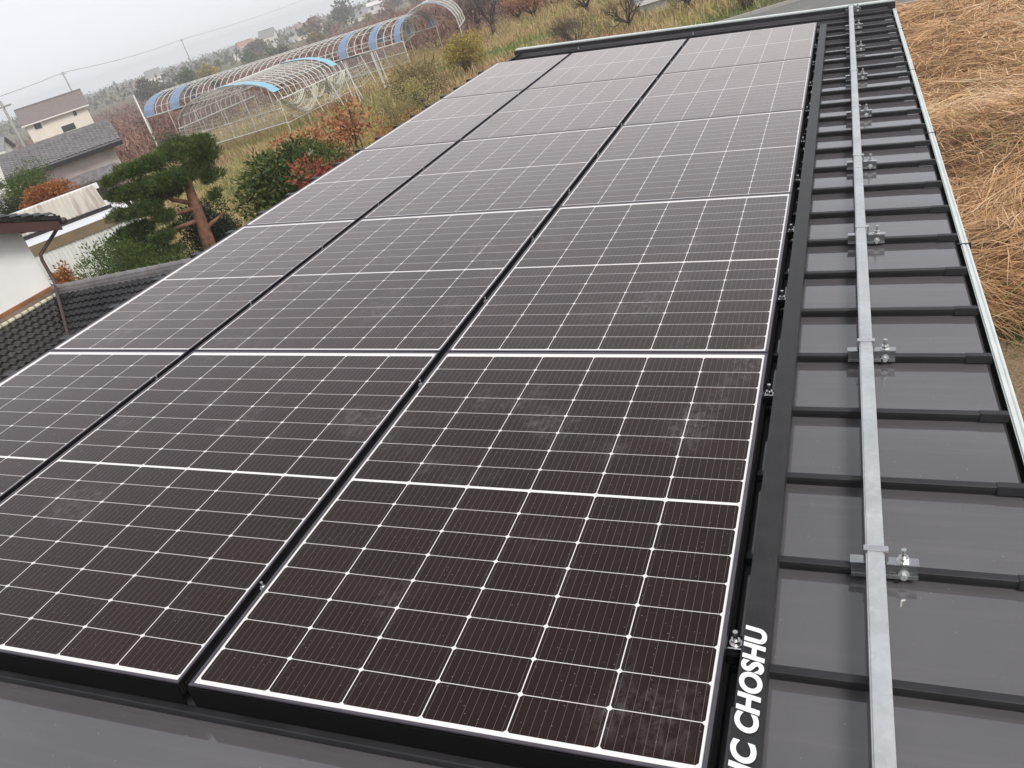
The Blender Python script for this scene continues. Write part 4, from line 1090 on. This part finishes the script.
b.bsdf(b.ramp(b.noise(mp.outputs[0], 2.2, 5, .7), [(.3, (.09, .048, .025)), (.55, (.25, .145, .07)), (.75, (.40, .25, .12))]), .95)
tag(MB().add(vs, fs).build('straw_bed', b.m, smooth=True), 'matted bed of dry brown straw covering the field', 'straw', kind='stuff')
n = 52000
t_ = rs.random(n) ** 1.5
Y = 8.3 + t_ * 20.2; X = .5 + rs.random(n) * np.minimum(12, 2.6 + (Y - 8) * .42)
Zs = straw_h(X, Y) + rs.uniform(-.06, .05, n)
ang = np.pi * .06 + smooth_noise(X, Y, 2.0, 5) * 1.3 + smooth_noise(X, Y, .7, 6) * .7 + rs.normal(size=n) * .5
sgn = np.where(rs.random(n) < .5, 1, -1)
D = norm(np.stack([np.cos(ang) * sgn, np.sin(ang) * sgn, rs.uniform(-.06, .26, n)], 1))
tint = np.clip(.43 + .32 * smooth_noise(X, Y, 2.6, 9) + .16 * smooth_noise(X, Y, .6, 10) + rs.normal(size=n) * .2, 0, .93)
grn = (rs.random(n) < .03 + .10 * (smooth_noise(X, Y, 3.3, 19) > .75)); tint[grn] = 1
o = blades('dry_straw', X, Y, Zs, D, rs.uniform(.4, 1.1, n), .0056 + .005 * t_[:, None], M['l_straw'], tint, rs)
tag(o, 'flattened dry tan reeds and straw lying across the field', 'straw', kind='stuff')
n = 26000
t_ = rs.random(n) ** 1.5
Y = 8.35 + t_ * 20.0; X = .5 + rs.random(n) * np.minimum(12, 2.6 + (Y - 8) * .42)
D = norm(rs.normal(size=(n, 3)) * np.array([1, 1, .45]) + np.array([0, 0, .2]))
o = blades('broken_straw', X, Y, straw_h(X, Y) + rs.uniform(-.02, .06, n), D, rs.uniform(.12, .35, n), .006 + .006 * t_[:, None], M['l_straw'], rs.random(n) * .93, rs, .2)
tag(o, 'short broken bits of dry straw scattered over the matted reeds', 'straw', kind='stuff')
# low weeds along the yard kerb
n = 1500; X = rs.uniform(.8, 2.6, n); Y = 8.0 + rs.normal(size=n) * .16
o = blades('weeds', X, Y, np.full(n, .0), norm(rs.normal(size=(n, 3)) * .6 + np.array([0, 0, 1.])), .10, .006, M['l_podo'], rs.random(n), rs)
tag(o, 'small green weeds growing along the concrete yard kerb', 'weeds', kind='stuff')

# meadow beyond the roof
n = 90000
Y = 19 + rs.random(n) ** .8 * 58; az = rs.uniform(-.80, -.02, n); X = np.tan(az) * (Y + .9) + .3
keep = ~((X > -14.5) & (Y > 25.5) & (Y < 36.6 + .28 * X + 1.5) & (X > -5)) & (X < -1.5)
X, Y = X[keep], Y[keep]; n = len(X)
pn = smooth_noise(X, Y, 7.0, 12)
tint = np.clip(.40 + .40 * np.exp(-((Y - 50 - .6 * (X + 15)) / 6.) ** 2) * (pn > -.5) + .34 * pn + .22 * smooth_noise(X, Y, 2.0, 15) + rs.normal(size=n) * .16, 0, 1)
Zg = np.array([gz(a, c) for a, c in zip(X, Y)])
ln = np.where(tint > .7, .22, .50) * rs.uniform(.6, 1.3, n) * (1 + .3 * smooth_noise(X, Y, 4, 14))
o = blades('meadow_grass', X, Y, Zg, norm(rs.normal(size=(n, 3)) * .38 + np.array([0, 0, 1.])), ln, .012 + .00035 * Y[:, None], M['l_meadow'], tint, rs, .5)
tag(o, 'long tan and green meadow grass beyond the far roof edge', 'grass', kind='stuff')
# grassy rough on the left side, between garden and pipe tunnels
n = 50000
Y = 17 + rs.random(n) * 36; az = rs.uniform(-.95, -.40, n); X = np.tan(az) * (Y + .9) + .3
keep = (X < -13 - (Y < 22) * 2); X, Y = X[keep], Y[keep]; n = len(X)
tint = np.clip(.62 + .3 * smooth_noise(X, Y, 5.0, 22) + rs.normal(size=n) * .18, 0, 1)
Zg = np.array([gz(a, c) for a, c in zip(X, Y)])
o = blades('rough_grass', X, Y, Zg, norm(rs.normal(size=(n, 3)) * .4 + np.array([0, 0, 1.])), rs.uniform(.2, .5, n), .014, M['l_meadow'], tint, rs, .5)
tag(o, 'rough green and straw coloured grass below the pipe tunnels', 'grass', kind='stuff')
# brown vineyard mass far behind the tunnels
n = 60000
dist = 62 + rs.random(n) ** 1.2 * 230; az = rs.uniform(-.88, -.22, n); X = np.sin(az) * dist; Y = np.cos(az) * dist
keep = ((dist > 72) | (az < -.74)) & ~((np.abs(X + 112) < 7) & (np.abs(Y - 102) < 7))
X, Y, dist = X[keep], Y[keep], dist[keep]; n = len(X)
Zg = np.array([gz(a, c) for a, c in zip(X, Y)]); hh = rs.uniform(0, 1.7, n) * (1 + .2 * smooth_noise(X, Y, 12, 3))
tint = np.clip(.45 + .25 * smooth_noise(X, Y, 18, 31) + rs.normal(size=n) * .2, 0, 1)
o = blades('vineyard', X, Y, Zg + hh, norm(rs.normal(size=(n, 3)) + np.array([0, 0, .5])), rs.uniform(.8, 1.6, n), .018 + dist[:, None] * .00032, M['l_vine'], tint, rs, .3)
tag(o, 'reddish brown leafless vineyard stretching away behind the pipe tunnels', 'vineyard', kind='stuff')

# ------------------------------------------------------------------ distance: town houses, trees, sheds
FAR = [((-255, 369), R_(20), 11, 8, 2.6, 5.0, 'far_white', 'roof_grey', 'white distant house above the middle of the long tunnel'),
       ((-264, 362), R_(60), 12, 7, 1.4, 3.4, 'far_white', 'roof_red', 'distant house with reddish roof left of the white one'),
       ((-242, 378), R_(35), 11, 7, .4, 2.6, 'cream', 'roof_red', 'distant cream house right of the white one'),
       ((-238, 384), R_(-20), 9, 7, 1.8, 3.8, 'cream', 'roof_brown', 'small distant cream house behind the other cream one'),
       ((-209, 397), R_(15), 15, 9, .8, 2.0, 'far_white', 'far_white', 'distant plain white building with flat pale roof by the tall trees'),
       ((-218, 391), R_(25), 16, 9, -1.6, 1.2, 'cream', 'roof_grey', 'long distant house with pale grey roof under tall trees'),
       ((-299, 335), R_(45), 10, 8, 1.6, 4.0, 'far_white', 'roof_grey', 'distant pale house in trees above the left tunnel end'),
       ((-305, 330), R_(-10), 9, 7, -.4, 1.4, 'far_white', 'roof_red', 'low distant house just left of the tree row'),
       ((-269, 360), R_(70), 10, 6, .6, 2.4, 'far_white', 'roof_grey', 'faint distant house with pale roof near the second pole'),
       ((-246, 376), R_(0), 8, 6, .8, 2.2, 'far_white', 'roof_grey', 'tiny pale distant house between white and cream houses')]
for (x, y), rz, L, W, e, r, wm, rm, lab in FAR:
    gable_house('distant_house', lab, (x, y), rz, L * .66, W * .6, e, r, M[wm], M[rm], over=.35, wins=(('f', -L * .16, 3.4, 1.2, 1.1), ('f', L * .14, 3.4, 1.2, 1.1), ('r', 0, 3.4, 1.1, 1.1)))
def far_tree(label, x, y, h, w, mat, seed, n=900):
    rng = np.random.default_rng(seed); z = gz(x, y); t = thing('distant_tree', label, 'tree', (x, y, z))
    MB().tube([(0, 0, -.5), (0, 0, h * .5)], [.25, .12], 6).build('trunk', M['bark'], t, True)
    crown('crown', blob(0, 0, h * .58, w / 2, h * .42, 12, rng, .5), n, h * .12, h * .07, mat, t, .3, .8, rng, .3)
for a in (('hazy round tree above the brown vineyard near the left house', -168.6, 183.3, 6.8, 7, M['l_far'], 1), ('dark green tree below the second utility pole', -160.5, 190.5, 6.2, 6, M['l_podo'], 2),
          ('yellow leaved distant tree right of the dark green one', -156.0, 194.0, 6.2, 6, M['l_gold'], 3), ('dark low hedge tree in front of the pale house', -165.0, 186.0, 5.2, 9, M['l_far'], 4),
          ('tall dark distant tree behind the plain white building', -190, 330, 11, 12, M['l_far'], 5), ('tall distant tree right of the plain white building', -172, 340, 10, 11, M['l_vine'], 6),
          ('tall brownish distant tree left of the pale roofed house', -200, 322, 9, 10, M['l_vine'], 7), ('round distant tree between cream house and pole', -214, 300, 8, 9, M['l_far'], 8),
          ('small dark distant tree beside the reddish roofed house', -232, 318, 5.2, 6, M['l_far'], 9), ('distant bush like tree beside the cream houses', -222, 350, 6, 8, M['l_podo'], 10)):
    far_tree(*a)
rf = np.random.default_rng(55)
for k in range(26):
    d_ = rf.uniform(230, 400); a_ = rf.uniform(-.74, -.36)
    x_, y_ = math.sin(a_) * d_, math.cos(a_) * d_; h_ = rf.uniform(3.0, 5.2)
    z_ = gz(x_, y_); t_t = thing('garden_tree', 'small hazy tree among the far gardens below the skyline', 'tree', (x_, y_, z_), group='small hazy trees among the far gardens')
    MB().tube([(0, 0, -.4), (0, 0, h_ * .5)], [.16, .08], 5).build('trunk', M['bark'], t_t, True)
    crown('crown', blob(0, 0, h_ * .55, h_ * rf.uniform(.4, .8), h_ * .42, 8, rf, .5), 350, h_ * .16, h_ * .09, [M['l_far'], M['l_vine'], M['l_podo'], M['l_olive']][k % 4], t_t, .3, .8, rf, .3)
# faint wooded line of the far plain
n = 34000
dist = rs.uniform(380, 1150, n); az = rs.uniform(-.95, -.15, n); X = np.sin(az) * dist; Y = np.cos(az) * dist
sel = smooth_noise(X, Y, 40, 41) + rs.normal(size=n) * .4 > .25; X, Y, dist = X[sel], Y[sel], dist[sel]; n = len(X)
P = np.stack([X, Y, -4 + rs.uniform(0, 4.5, n) * (1 + .5 * smooth_noise(X, Y, 30, 43))], 1)
o = quads_object('far_woodland', leaf_quads(P, norm(rs.normal(size=P.shape) + np.array([0, 0, .6])), 2.4, 1.4, rs), M['l_far'], None, rs.random(n))
tag(o, 'hazy far woodland and gardens across the valley plain', 'woodland', kind='stuff')
# vinyl sheds at the top behind the orchard
for (x, y, rz, L, lab) in ((-10.2, 58.5, R_(10), 5.0, 'low whitish shed at the top behind the orchard trees'), (-6.4, 47.5, R_(12), 7.5, 'pale blue grey low shed behind the yellowish tree')):
    gable_house('vinyl_shed', lab, (x, y), rz, L, 3, .75, 1.25, M['sheet_white'], M['roof_grey'], over=.2, cat='shed')

# ------------------------------------------------------------------ haze
hz_ = MB().box(-1560, 1560, -1560, 1560, -5.2, 16).build('haze', M['wire'])
b = NB('haze_air'); v = b.n('ShaderNodeVolumePrincipled'); v.inputs['Color'].default_value = (.93, .96, 1.0, 1); v.inputs['Density'].default_value = .0009; v.inputs['Anisotropy'].default_value = 0.
b.l(v.outputs[0], b.out.inputs['Volume'])
hz_.data.materials.clear(); hz_.data.materials.append(b.m)
tag(hz_, 'thin pale mist lying over the fields and the valley', 'haze', kind='stuff')
